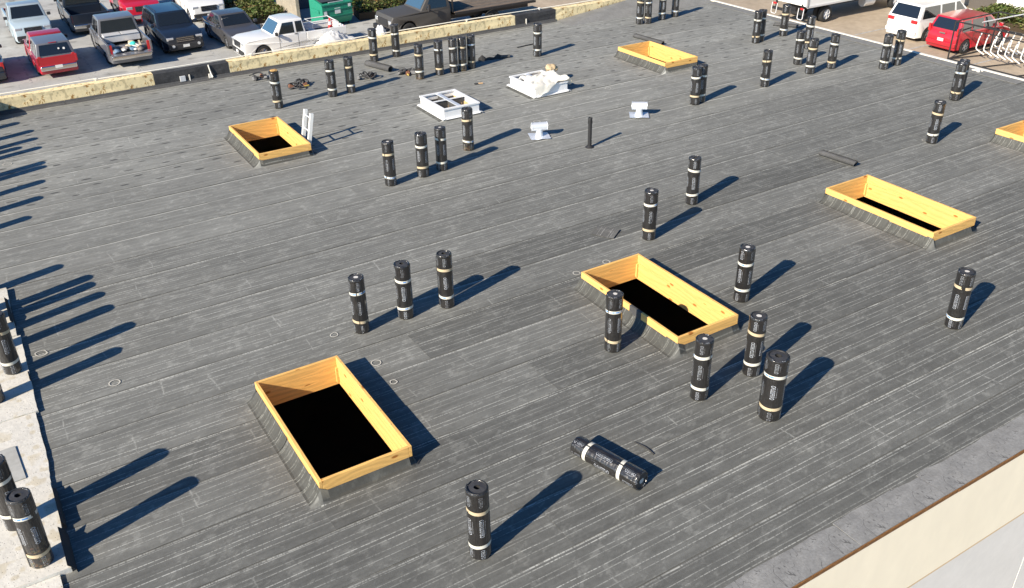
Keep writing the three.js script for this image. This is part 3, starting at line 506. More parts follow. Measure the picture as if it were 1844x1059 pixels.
function roll(x, z, label, o = {}) {
  const v = rollN++, g = thing('felt_roll', label, 'roofing roll', [x, o.y ?? 0.016, z], o.turn ?? (v * 2.399) % 6.283, o.group ?? 'black felt rolls standing on the roof');
  const wv = o.dirty ? 2 : v % 2;
  const body = add('body', bodyG[v % 4], wraps[wv], g); void body;
  add('end_face', topG[v % 2], endMat, g); add('wrap_rim', rimG[v % 2], wraps[2 - v % 2], g);
  if (o.plug ?? v % 3 !== 1) add('core_plug', corePlug, coreMat, g); else add('core_hole', coreHoleG, darkSide, g);
  add('strap', bandLo[v % 2], bands[(v + (o.tan ? 1 : 0)) % 3], g); add('strap', bandHi[(v >> 1) % 2], bands[(v * 2 + 1) % 3], g);
  const sm2 = add('wrap_seam', seamG, wraps[(v + 1) % 2], g); sm2.position.set(0.1275, 0.49, 0); sm2.rotation.y = 0.5;
  if (v % 3 === 0 || o.lip) { const l = add('wrap_lip', lipG, M.black, g); l.rotation.y = v; }
  const s = o.s ?? 1 + 0.05 * (h2(v, 4) - 0.5), h = o.h ?? 1 + 0.02 * (h2(v, 9) - 0.5); g.scale.set(s, h, s);
  g.rotation.z = (h2(v, 11) - 0.5) * 0.025; g.rotation.x = (h2(v, 12) - 0.5) * 0.02;
  if (o.tilt) g.rotation.z = o.tilt;
  return g;
}
const A = 'black felt roll ';
roll(3.54, -6.64, A + 'nearest the camera at bottom centre, standing left of the lying roll', { plug: false, s: 1.0, lip: true, turn: 0.6 });
roll(8.19, -6.67, 'thickest black felt roll, frontmost of the three right of the middle curb', { s: 1.18, plug: false, lip: true });
roll(7.68, -7.54, A + 'directly below the front corner of the middle curb', { plug: true });
roll(8.73, -7.56, A + 'just behind the thickest roll, right of the middle curb', { plug: true });
roll(7.40, -9.20, A + 'standing against the left side of the middle curb', { plug: true });
roll(10.14, -9.22, A + 'alone behind the right end of the middle curb', { plug: true });
roll(12.37, -6.75, A + 'alone in the right foreground, in front of the right-hand curb', { plug: true });
roll(4.33, -11.85, A + 'leftmost of three in a row behind the nearest curb', { plug: true });
roll(5.13, -11.86, A + 'middle of three in a row behind the nearest curb', { plug: false });
roll(5.87, -11.79, A + 'rightmost of three in a row behind the nearest curb', { plug: false, lip: true });
roll(10.32, -11.90, A + 'in the centre of the roof beside the loose felt offcut', { plug: true });
roll(12.10, -12.67, A + 'right of and behind the roll by the loose felt offcut', { plug: false });
roll(7.30, -17.07, A + 'leftmost of the four in line right of the ladder curb', { plug: true });
roll(8.12, -17.12, A + 'second from left of the four in line right of the ladder curb', { plug: false });
roll(8.65, -17.22, A + 'third from left of the four in line right of the ladder curb', { plug: true });
roll(9.77, -17.98, A + 'in front of the uncovered skylight frame', { dirty: true, plug: false });
roll(7.02, -23.65, A + 'with brown debris on top, left of the tool harness heap', { plug: true });
roll(8.64, -23.75, A + 'left of two standing behind the tool harness heap', { plug: false });
roll(9.22, -23.81, A + 'right of two standing behind the tool harness heap', { plug: false });
roll(11.10, -26.39, A + 'left of two standing closest to the far parapet', { plug: false });
roll(11.91, -26.48, A + 'right of two standing closest to the far parapet', { plug: false });
roll(11.43, -23.85, A + 'with muddy foot, leftmost of the five behind the uncovered frame', { dirty: true, plug: false });
roll(12.11, -23.89, A + 'second from left of the five behind the uncovered frame', { plug: false });
roll(12.57, -23.85, A + 'middle one of the five behind the uncovered frame', { plug: false });
roll(12.89, -23.87, A + 'muddy, fourth from left of the five behind the uncovered frame', { dirty: true, plug: false });
roll(13.24, -23.95, A + 'rightmost of the five behind the uncovered frame', { plug: false });
roll(15.62, -23.92, A + 'alone behind the covered skylight frame', { plug: false });
roll(20.91, -25.35, A + 'leftmost of the group at the top edge of the picture', { plug: false });
roll(21.20, -25.25, A + 'second from left of the group at the top edge of the picture', { plug: false });
roll(21.97, -25.40, A + 'third from left of the group at the top edge of the picture', { plug: false });
roll(22.65, -25.48, A + 'rightmost of the group at the top edge of the picture', { plug: false });
roll(16.49, -17.51, A + 'front one of a touching pair right of the T-top vents', { plug: false });
roll(16.76, -17.58, A + 'rear one of a touching pair right of the T-top vents', { plug: false });
roll(19.17, -17.59, A + 'alone right of the farthest curb', { plug: false });
roll(22.36, -21.13, A + 'front one of a touching pair left of the box truck', { plug: false });
roll(22.66, -21.22, A + 'rear one of a touching pair left of the box truck', { plug: false });
roll(23.78, -21.27, A + 'in front of the rear bumper of the box truck', { plug: false });
roll(23.19, -19.67, A + 'rearmost of four clustered in front of the box truck', { plug: false });
roll(21.60, -18.61, A + 'leftmost of four clustered in front of the box truck', { plug: false });
roll(21.15, -17.73, A + 'frontmost of four clustered in front of the box truck', { plug: false });
roll(22.09, -17.75, A + 'rightmost of four clustered in front of the box truck', { plug: false });
roll(23.28, -16.82, A + 'left of two standing in front of the white minivan', { plug: false });
roll(23.95, -16.89, A + 'right of two standing in front of the white minivan', { plug: false });
roll(22.44, -13.85, A + 'front one of a touching pair in front of the pipe hook rack', { plug: true });
roll(22.72, -13.95, A + 'rear one of a touching pair in front of the pipe hook rack', { plug: true });
roll(19.18, -12.16, A + 'alone left of the curb cut off by the right edge', { plug: true });
// on the white deck at left
const DY = 0.06;
roll(-0.79, -9.18, A + 'front one of two standing on the white deck at lower left', { y: 0.084, plug: false, lip: true, dirty: true });
roll(-0.96, -9.98, A + 'rear one of two standing on the white deck at lower left', { y: 0.084, plug: true, tan: 1 });
roll(-0.62, -13.62, A + 'at the left edge on the white deck, top nearly cut off', { y: 0.074, plug: false, tilt: 0.02 });
roll(-0.93, -12.94, A + 'mostly cut off by the left edge, on the white deck', { y: DY, plug: false });
const OFF = 'black felt roll on the white deck just left of the picture';
for (const [x, z] of [[-0.78, -14.42], [-0.84, -14.97], [-0.92, -15.43], [-0.91, -15.75], [-1.29, -16.50], [-1.44, -19.21], [-1.10, -20.20], [-0.93, -21.15], [-0.77, -22.11], [-0.76, -22.40], [-0.67, -23.56], [-1.11, -23.83], [-0.67, -24.33], [-0.69, -25.00], [-0.94, -25.89]])
  roll(x, z, OFF, { y: 0.03 + (z > -16.55 ? 0.04 : 0), plug: false, group: 'felt rolls left of the picture' });
// the roll lying down
{
  const g = roll(5.52, -7.48, A + 'lying on its side in the foreground', { plug: true, group: 'felt roll lying down', turn: 0 });
  const d = new THREE.Vector3(0.27, 0, 1.0).normalize();
  g.quaternion.setFromUnitVectors(V(0, 1, 0), d).multiply(new THREE.Quaternion().setFromAxisAngle(V(0, 1, 0), 2.2)); g.position.set(5.50, 0.143, -7.50); g.scale.set(1.03, 1.06, 1.03);
}
console.log('rolls ok');

// ---------------------------------------------------------------- odds and ends on the roof
const feltDull = mat(0xffffff, 0.85, { map: grainTex([0.24, 0.24, 0.24], [0.38, 0.38, 0.38]), bumpMap: noiseBump, bumpScale: 0.004, side: THREE.DoubleSide });
function remnant(a, b, r, label) {          // loosely rolled felt remnant: open spiral
  const L = Math.hypot(b[0] - a[0], b[1] - a[1]), n = 40, pos = [], uv = [], idx = [];
  for (let i = 0; i <= n; i++) { const t = i / n, an = t * 4.3 * Math.PI, q = r * (0.45 + 0.55 * t); for (let j = 0; j <= 6; j++) { const k = 1 + 0.06 * (vn(j * 0.8, t * 6 + r * 99) - 0.5); pos.push(Math.cos(an) * q * k, Math.sin(an) * q * k + r, (j / 6 - 0.5) * L + 0.02 * Math.sin(an)); uv.push(t * 2, j / 6); } }
  for (let i = 0; i < n; i++) for (let j = 0; j < 6; j++) { const p = i * 7 + j; idx.push(p, p + 1, p + 7, p + 1, p + 8, p + 7); }
  const g = new THREE.BufferGeometry(); g.setAttribute('position', new THREE.Float32BufferAttribute(pos, 3)); g.setAttribute('uv', new THREE.Float32BufferAttribute(uv, 2)); g.setIndex(idx); g.computeVertexNormals();
  const o = single('felt_remnant', label, 'felt remnant', g, feltDull, 'loosely rolled felt remnants'); o.position.set((a[0] + b[0]) / 2, 0.014, (a[1] + b[1]) / 2); o.rotation.y = Math.atan2(b[0] - a[0], b[1] - a[1]); return o;
}
remnant([16.36, -13.05], [16.46, -12.12], 0.075, 'loosely rolled grey felt remnant lying above the right-hand curb');
remnant([10.66, -26.0], [10.98, -24.95], 0.105, 'open-ended grey felt remnant lying in front of the parapet rolls');
remnant([19.55, -23.95], [19.66, -22.6], 0.075, 'rolled felt remnant lying behind the farthest curb');
remnant([24.5, -22.4], [24.95, -21.7], 0.06, 'thin felt remnant lying behind the roll at the box truck bumper');
remnant([14.50, -24.35], [14.80, -24.25], 0.05, 'short felt remnant at the tip of the five rolls’ shadow');
{
  const g = new THREE.BufferGeometry(), Q = [[9.82, -12.87], [10.07, -12.46], [9.72, -12.22], [9.5, -12.63]], n = 8, pos = [], uv = [], idx = [], col = [];
  for (let j = 0; j <= n; j++) for (let i = 0; i <= n; i++) { const u = i / n, v = j / n; const q = [0, 1].map(k => (Q[0][k] * (1 - u) + Q[1][k] * u) * (1 - v) + (Q[3][k] * (1 - u) + Q[2][k] * u) * v); pos.push(q[0], 0.026 + 0.012 * vn(u * 4, v * 4) + 0.012 * Math.max(0, u - 0.8) * 5, q[1]); uv.push(v * 0.05 + 0.3, u * 0.5 + 0.15); col.push(1.0, 1.0, 0.96); }
  for (let j = 0; j < n; j++) for (let i = 0; i < n; i++) { const p = j * (n + 1) + i; idx.push(p, p + n + 1, p + 1, p + 1, p + n + 1, p + n + 2); }
  g.setAttribute('position', new THREE.Float32BufferAttribute(pos, 3)); g.setAttribute('uv', new THREE.Float32BufferAttribute(uv, 2)); g.setAttribute('color', new THREE.Float32BufferAttribute(col, 3)); g.setIndex(idx); g.computeVertexNormals();
  single('felt_offcut', 'flat striped felt offcut lying askew in the centre of the roof', 'felt offcut', g, nearSheets[0]);
}
{ // ragged scraps standing in the long shadow right of the five rolls
  const g = new THREE.BufferGeometry(); const P = []; for (let i = 0; i < 7; i++) { const x = 13.75 + i * 0.13; P.push([x, 0.015, -24.42 + 0.02 * i], [x + 0.03, 0.06 + 0.16 * vn(i * 1.3, 2) * (i % 2 ? 1 : 0.4), -24.48 + 0.02 * i]); }
  const t = []; for (let i = 0; i < 6; i++) for (const k of [0, 2, 1, 1, 2, 3]) t.push(...P[i * 2 + k]); g.setAttribute('position', new THREE.Float32BufferAttribute(t, 3)); g.computeVertexNormals(); g.setAttribute('uv', new THREE.Float32BufferAttribute(new Float32Array(t.length / 3 * 2), 2));
  single('felt_scrap', 'ragged curled felt scrap right of the five rolls', 'felt scrap', g, mat([0.03, 0.03, 0.03], 0.8, { side: THREE.DoubleSide }));
  single('felt_strip', 'narrow dark felt strip beside the roll behind the covered frame', 'felt strip', box(0.75, 0.02, 0.045, 15.98, 0.03, -25.14, 0.12), mat([0.03, 0.03, 0.03], 0.8));
}
// heaps of harness and tools: straps, pouches, handles
function heap(x, z, label, s, parts) {
  const g = thing('tool_heap', label, 'tools', [x, 0.015, z], 0, 'harness and tool heaps'); seed = Math.round(x * 1000);
  const strap = mat([0.045, 0.045, 0.047], 0.75), leather = mat([0.20, 0.09, 0.05], 0.7), grey = mat([0.16, 0.16, 0.16], 0.8), yellow = mat([0.75, 0.55, 0.12], 0.5), pale = mat([0.60, 0.57, 0.48], 0.6);
  for (let i = 0; i < parts[0]; i++) { const a = rnd() * 6.28, r = rr(0.06, 0.2) * s, c = [rr(-0.25, 0.25) * s, rr(-0.15, 0.15) * s], pts = []; for (let k = 0; k < 6; k++) { const q = a + k * 1.05; pts.push([c[0] + Math.cos(q) * r * rr(0.7, 1.3), 0.02 + rr(0.0, 0.16) * s, c[1] + Math.sin(q) * r * rr(0.6, 1.2)]); } add('strap', tube(pts, rr(0.012, 0.024), 6, 20), strap, g); }
  for (let i = 0; i < parts[1]; i++) { const w = rr(0.10, 0.2) * s, o = add('pouch', rbox(w, rr(0.07, 0.14) * s, rr(0.08, 0.15) * s, 0.02), i % 3 === 1 ? leather : i % 3 ? strap : grey, g); o.position.set(rr(-0.3, 0.3) * s, 0.055, rr(-0.16, 0.16) * s); o.rotation.set(rr(-0.5, 0.5), rnd() * 3, rr(-0.4, 0.4)); }
  for (let i = 0; i < parts[2]; i++) { const o = add('handle', cyl(0.018, 0.022, rr(0.14, 0.24), 0, 0, 0, 8), i % 2 ? pale : yellow, g); o.position.set(rr(-0.15, 0.25) * s, 0.04, rr(0.0, 0.22) * s); o.rotation.set(rr(1.2, 1.6), 0, rnd() * 3); }
  return g;
}
heap(7.45, -26.55, 'flat black pouch and harness left of the debris-topped roll', 0.9, [4, 4, 0]);
heap(8.20, -25.10, 'black and brown tool harness heap between the rolls near the parapet', 1.05, [7, 5, 1]);
heap(10.08, -24.80, 'tangled black harness heap right of the two rolls', 0.9, [9, 3, 0]);
heap(11.33, -24.50, 'black tool bag heap with a yellow handle beside the muddy-footed roll', 0.85, [6, 4, 2]);
{ const g = thing('hand_tool', 'small dark hand tool lying between the two skylight frames', 'tool', [12.56, 0.02, -22.36], -0.4); add('blade', box(0.11, 0.02, 0.05, -0.06, 0.02, 0), M.steel, g); add('grip', cyl(0.02, 0.02, 0.13, 0, 0, 0, 8).rotateZ(Math.PI / 2).translate(0.07, 0.025, 0), mat([0.5, 0.33, 0.18], 0.7), g); }
{ const l = new THREE.IcosahedronGeometry(0.1, 2), p = l.attributes.position; for (let i = 0; i < p.count; i++) { const s = 0.7 + 0.6 * fbm(p.getX(i) * 12 + 5, p.getY(i) * 12 + p.getZ(i) * 9, 2); p.setXYZ(i, p.getX(i) * s, p.getY(i) * s * 0.35, p.getZ(i) * s); } l.computeVertexNormals(); single('debris', 'brown and yellow scrap lying on top of a roll near the parapet', 'debris', l, mat([0.55, 0.33, 0.12], 0.85)).position.set(7.02, 1.035, -23.65); }
console.log('roof things ok');
// ---------------------------------------------------------------- vehicles (local +x is forward)
const glass = phys([0.012, 0.016, 0.020], 0.06, { clearcoat: 1, clearcoatRoughness: 0.03 });
const glassBlue = phys([0.05, 0.10, 0.15], 0.06, { clearcoat: 1, clearcoatRoughness: 0.03 });
const paint = (r, g, b, ro = 0.32) => phys([r, g, b], ro, { clearcoat: 0.9, clearcoatRoughness: 0.08, bumpMap: noiseBump, bumpScale: 0.0004 });
const plastic = mat([0.03, 0.03, 0.032], 0.65), plateM = mat([0.75, 0.75, 0.72], 0.5), redLamp = phys([0.45, 0.015, 0.02], 0.2, { clearcoat: 1 }), clearLamp = phys([0.70, 0.72, 0.74], 0.12, { metalness: 0.5, clearcoat: 1 });
const rimM = mat([0.55, 0.56, 0.58], 0.3, { metalness: 0.8 });
function wheelParts(R, w) {
  const pr = [[R * 0.62, -w / 2], [R * 0.9, -w / 2], [R * 0.985, -w * 0.38], [R, -w * 0.2], [R, w * 0.2], [R * 0.985, w * 0.38], [R * 0.9, w / 2], [R * 0.62, w / 2]].map(q => new THREE.Vector2(...q));
  const ty = new THREE.LatheGeometry(pr, 28).rotateX(Math.PI / 2);
  const rim = [new THREE.CylinderGeometry(R * 0.64, R * 0.64, w * 0.75, 24, 1, true).rotateX(Math.PI / 2), new THREE.CylinderGeometry(R * 0.6, R * 0.6, 0.02, 24).rotateX(Math.PI / 2).translate(0, 0, 0), cyl(R * 0.15, R * 0.15, w * 0.8, 0, 0, 0, 12).rotateX(Math.PI / 2)];
  for (let i = 0; i < 5; i++) rim.push(box(R * 0.5, R * 0.14, w * 0.84, R * 0.34, 0, 0).rotateZ(i * 1.2566));
  return [ty, rim];
}
function addWheels(g, R, w, xs, zh, rm = rimM) {
  const [ty, rim] = wheelParts(R, w), rg = mergeGeometries(rim.map(q => q.toNonIndexed()));
  for (const x of xs) for (const s of [-1, 1]) { const o = new THREE.Group(); o.name = 'wheel'; o.position.set(x, R, s * zh); g.add(o); add('tyre', ty, M.rubber, o); add('rim', rg, rm, o); }
}
function cabin(c) {                      // c: {xb0, xb1, xt0, xt1, y0, y1, w0, w1}
  const r = 0.10, pts = [[c.xb0, c.y0 - 0.06], [c.xb1, c.y0 - 0.06], [c.xb1, c.y0], [c.xt1, c.y1 - 0.015], [(c.xt0 + c.xt1) / 2, c.y1 + 0.02], [c.xt0, c.y1 - 0.015], [c.xb0, c.y0]], s = new THREE.Shape();
  s.moveTo(...pts[0]); for (let i = 1; i < pts.length; i++) s.lineTo(...pts[i]);
  const W = 2 * c.w0, bev = 0.06; void r;
  const g = new THREE.ExtrudeGeometry(s, { depth: W - 2 * bev, bevelEnabled: true, bevelThickness: bev, bevelSize: 0.045, bevelOffset: -0.045, bevelSegments: 3 }).translate(0, 0, -W / 2 + bev), p = g.attributes.position;
  for (let i = 0; i < p.count; i++) { const t = clamp((p.getY(i) - c.y0) / (c.y1 - c.y0)); p.setZ(i, p.getZ(i) * (1 + (c.w1 / c.w0 - 1) * t)); }
  return toCreasedNormals(g.index ? g.toNonIndexed() : g, 0.5);
}
function pane(P) { // convex quad -> thin slab
  const g = new THREE.BufferGeometry(); g.setAttribute('position', new THREE.Float32BufferAttribute([0, 1, 2, 0, 2, 3].flatMap(i => P[i]), 3)); g.setAttribute('uv', new THREE.Float32BufferAttribute(new Float32Array(12), 2)); g.computeVertexNormals(); return g;
}
glass.side = glassBlue.side = THREE.DoubleSide;
function glaze(g, c, sides, gm = glass, o = {}) {        // windscreen, rear window and side windows given as x fractions
  const half = y => c.w0 + (c.w1 - c.w0) * clamp((y - c.y0) / (c.y1 - c.y0)), H = c.y1 - c.y0;
  const ends = (xb, xt, out, name) => { const ya = c.y0 + H * (o.lo ?? 0.10), yb = c.y0 + H * 0.86, X = y => xb + (xt - xb) * (y - c.y0) / H, n = Math.hypot(H, xb - xt), ox = out * 0.012 * H / n, oy = 0.012 * Math.abs(xb - xt) / n; add(name, pane([[X(ya) + ox, ya + oy, -half(ya) + 0.13], [X(ya) + ox, ya + oy, half(ya) - 0.13], [X(yb) + ox, yb + oy, half(yb) - 0.13], [X(yb) + ox, yb + oy, -half(yb) + 0.13]]), gm, g); };
  ends(c.xb1, c.xt1, 1, 'windscreen'); if (!o.noRear) ends(c.xb0, c.xt0, -1, 'rear_window');
  for (const [a, b, a2, b2] of sides) for (const s of [-1, 1]) {
    const ya = c.y0 + H * 0.08, yb = c.y0 + H * 0.84, z = y => s * (half(y) + 0.005);
    add('side_window', pane([[a, ya, z(ya)], [b, ya, z(ya)], [b2 ?? b, yb, z(yb)], [a2 ?? a, yb, z(yb)]]), glass, g);
  }
}
function trim(g, o) { // L, W, lamp heights etc.
  const { L, W, hy, ty, bm = plastic } = o, f = L / 2, z = W / 2;
  for (const s of [-1, 1]) {
    add('headlight', rbox(0.12, o.hh ?? 0.15, o.hw ?? 0.34, 0.03, f - (o.hin ?? 0.09), hy, s * (z - 0.26)), clearLamp, g);
    add('taillight', rbox(0.08, o.th ?? 0.30, o.tw ?? 0.15, 0.02, -f + (o.tin ?? 0.06), ty, s * (z - (o.tz ?? 0.14))), redLamp, g);
    add('mirror', rbox(0.12, 0.15, 0.18, 0.03, o.mx, o.my, s * (z + 0.10)), o.mm ?? plastic, g);
    for (const dx of o.doors ?? []) { add('door_handle', rbox(0.14, 0.03, 0.03, 0.008, dx, o.my - 0.13, s * (z + 0.004)), o.mm ?? plastic, g); add('door_seam', box(0.014, o.my - 0.42, 0.008, dx - 0.10, (o.my + 0.34) / 2 + 0.02, s * (z - 0.001)), M.black, g); add('door_seam', box(0.014, o.my - 0.42, 0.008, dx + 0.85, (o.my + 0.34) / 2 + 0.02, s * (z - 0.001)), M.black, g); }
    add('rocker_trim', box(L * 0.42, 0.10, 0.02, 0.02, 0.30, s * (z - 0.012)), plastic, g);
  }
  add('front_bumper', rbox(0.22, 0.26, W * 0.90, 0.05, f - 0.07, 0.42, 0), o.fb ?? bm, g); add('rear_bumper', rbox(0.22, 0.22, W * 0.90, 0.05, -f + 0.06, o.rby ?? 0.45, 0), o.rb ?? bm, g);
  const gr = [box(0.05, 0.26, W * 0.44, f - 0.01, hy - 0.06, 0)]; add('grille', gr, plastic, g);
  for (let i = 0; i < 3; i++) add('grille_bar', box(0.03, 0.018, W * 0.44, f + 0.018, hy + 0.03 - i * 0.08, 0), o.gm ?? M.chrome, g);
  add('license_plate', box(0.012, 0.13, 0.31, f + 0.046, 0.44, 0), plateM, g); add('license_plate', box(0.012, 0.13, 0.31, -f - 0.056, o.py ?? 0.62, 0), plateM, g);
}
function place(g, x, z, turn) { g.position.set(x, GY + 0.004, z); g.rotation.y = turn; }
const AWAY = Math.PI / 2, TOWARD = -Math.PI / 2, LEFT = Math.PI, RIGHT = 0;

function pickup(label, o) {
  const g = thing('pickup_truck', label, 'pickup truck', [0, 0, 0], 0, o.group ?? 'vehicles in the parking lot'), { L, W, pm } = o, f = L / 2, R = o.R ?? 0.37, by = o.by ?? 1.05, bx = o.bx, fx = f - 0.95, rx = -f + 1.25;
  const hood = o.hood ?? by;
  const out = [[-f, 0.42], [-f + 0.02, 0.68], [bx - 0.02, 0.68], [bx, by], [o.xb1, by + 0.02], [f - 0.30, hood - 0.03], [f - 0.06, hood - 0.12], [f, 0.62], [f - 0.02, 0.30]];
  const outline = out.slice().reverse(); // run along the top from front to rear, then the underside
  outline.push([-f + 0.05, 0.24]); const sh = [[f - 0.02, 0.24], ...outline];
  // underside is walked from rear to front, so arches go in that order
  const s = new THREE.Shape(); s.moveTo(...sh[0]); for (let i = 1; i < sh.length; i++) s.lineTo(...sh[i]);
  for (const ax of [rx, fx]) { s.lineTo(ax - R - 0.07, 0.24); for (let k = 0; k <= 10; k++) { const a = Math.PI - k * Math.PI / 10; s.lineTo(ax + Math.cos(a) * (R + 0.07), 0.30 + Math.sin(a) * (R + 0.09)); } s.lineTo(ax + R + 0.07, 0.24); }
  add('body', extr(s, W), pm, g);
  // bed
  const bw = 0.07; for (const sd of [-1, 1]) add('bed_side', rbox(bx - (-f) - 0.02, by - 0.66, bw + 0.03, 0.02, (bx - f) / 2, (by + 0.66) / 2, sd * (W / 2 - bw / 2 - 0.012)), pm, g);
  add('bed_front', box(0.05, by - 0.70, W - 0.22, bx - 0.03, (by + 0.68) / 2, 0), pm, g);
  add('bed_floor', box(bx + f - 0.1, 0.02, W - 0.22, (bx - f) / 2, 0.695, 0), o.bedm ?? plastic, g);
  if (o.gateDown) { add('tailgate', rbox(0.5, 0.05, W - 0.2, 0.02, -f - 0.24, 0.69, 0), pm, g); } else add('tailgate', rbox(0.06, by - 0.66, W - 0.20, 0.02, -f + 0.045, (by + 0.64) / 2, 0), pm, g);
  const c = { xb0: bx + 0.02, xb1: o.xb1, xt0: bx + 0.12, xt1: o.xt1, y0: by, y1: o.H, w0: W / 2 - 0.03, w1: W / 2 - 0.17 };
  add('cab', cabin(c), o.cabm ?? pm, g); glaze(g, c, o.sides, o.gm2 ?? glass);
  addWheels(g, R, 0.25, [fx, rx], W / 2 - 0.15, o.rim);
  trim(g, { L, W, hy: hood - 0.22, ty: 0.90, mx: o.xb1 - 0.15, my: by + 0.12, doors: [bx + 0.55], rby: 0.5, py: 0.55, ...o.trim });
  return [g, c];
}
function extr(s, W, taper = 0.09, bev = 0.07) {
  const g = new THREE.ExtrudeGeometry(s, { depth: W - 2 * bev, bevelEnabled: true, bevelThickness: bev, bevelSize: 0.05, bevelOffset: -0.05, bevelSegments: 3 }).translate(0, 0, -W / 2 + bev), p = g.attributes.position; g.computeBoundingBox(); const a = g.boundingBox.min.x, b = g.boundingBox.max.x, c = (a + b) / 2, h = (b - a) / 2;
  for (let i = 0; i < p.count; i++) { const t = Math.max(0, Math.abs(p.getX(i) - c) / h - 0.74) / 0.26; p.setZ(i, p.getZ(i) * (1 - taper * t * t)); }
  return toCreasedNormals(g.index ? g.toNonIndexed() : g, 0.55);
}
function wagon(name, label, cat, o) {                      // saloons, vans and hatchbacks
  const g = thing(name, label, cat, [0, 0, 0], 0, o.group ?? 'vehicles in the parking lot'), { L, W, pm } = o, f = L / 2, R = o.R ?? 0.33, fx = f - (o.fo ?? 0.88), rx = -f + (o.ro ?? 0.85), by = o.by;
  const top = [[f - 0.02, 0.26], [f, 0.55], [f - 0.04, o.nose ?? 0.72], [f - 0.35, o.hoodF ?? 0.86], [o.xb1, by], [o.xb0, by + (o.rise ?? 0.02)], [-f + 0.12, o.tail ?? by - 0.05], [-f, o.tailY ?? by - 0.25], [-f + 0.03, 0.28]];
  const s = new THREE.Shape(); s.moveTo(...top[0]); for (let i = 1; i < top.length; i++) s.lineTo(...top[i]);
  s.lineTo(-f + 0.08, 0.20);
  for (const ax of [rx, fx]) { s.lineTo(ax - R - 0.06, 0.20); for (let k = 0; k <= 10; k++) { const a = Math.PI - k * Math.PI / 10; s.lineTo(ax + Math.cos(a) * (R + 0.05), 0.28 + Math.sin(a) * (R + 0.07)); } s.lineTo(ax + R + 0.06, 0.20); }
  add('body', extr(s, W, o.taper ?? 0.12, 0.10), pm, g);
  const c = { xb0: o.xb0, xb1: o.xb1, xt0: o.xt0, xt1: o.xt1, y0: by, y1: o.H, w0: W / 2 - 0.05, w1: W / 2 - (o.lean ?? 0.20) };
  add('cabin', cabin(c), pm, g); glaze(g, c, o.sides, glass, { lo: 0.12 });
  addWheels(g, R, 0.22, [fx, rx], W / 2 - 0.13, o.rim);
  trim(g, { L, W, hy: o.hy ?? 0.68, ty: o.ty ?? by - 0.12, mx: o.xb1 - 0.25, my: by + 0.10, mm: pm, fb: pm, rb: pm, doors: o.doors ?? [0.1, -0.85], ...o.trim });
  return [g, c];
}
const red = paint(0.42, 0.012, 0.025), dgrey = paint(0.05, 0.052, 0.058), silver = paint(0.15, 0.15, 0.16), white = paint(0.78, 0.78, 0.76), navy = paint(0.012, 0.018, 0.03), pale = paint(0.45, 0.55, 0.60), black = paint(0.012, 0.012, 0.014);
// red compact pickup with grey canopy, tail to us
{
  const [g] = pickup('red compact pickup with grey canopy, rear toward the parapet', { L: 4.75, W: 1.72, H: 1.62, by: 1.0, bx: -0.35, xb1: 1.0, xt1: 0.55, pm: red, R: 0.33, sides: [[-0.2, 0.72, -0.15, 0.5]], trim: { rb: M.chrome } });
  const cm = paint(0.13, 0.13, 0.14, 0.45), c = { xb0: -2.33, xb1: -0.40, xt0: -2.10, xt1: -0.42, y0: 1.0, y1: 1.58, w0: 0.82, w1: 0.70 };
  add('canopy', cabin(c), cm, g); glaze(g, c, [[-2.1, -1.35, -2.0, -1.35], [-1.25, -0.55]], glass, {});
  add('brake_light', box(0.03, 0.03, 0.34, -2.12, 1.57, 0), redLamp, g);
  add('sticker', [cyl(0.05, 0.05, 0.004, 0, 0, 0, 14).rotateZ(1.2).translate(-2.27, 1.28, 0.40), cyl(0.04, 0.04, 0.004, 0, 0, 0, 14).rotateZ(1.2).translate(-2.265, 1.30, 0.18)], plateM, g);
  place(g, 3.7, -48.1, AWAY + 0.02);
}
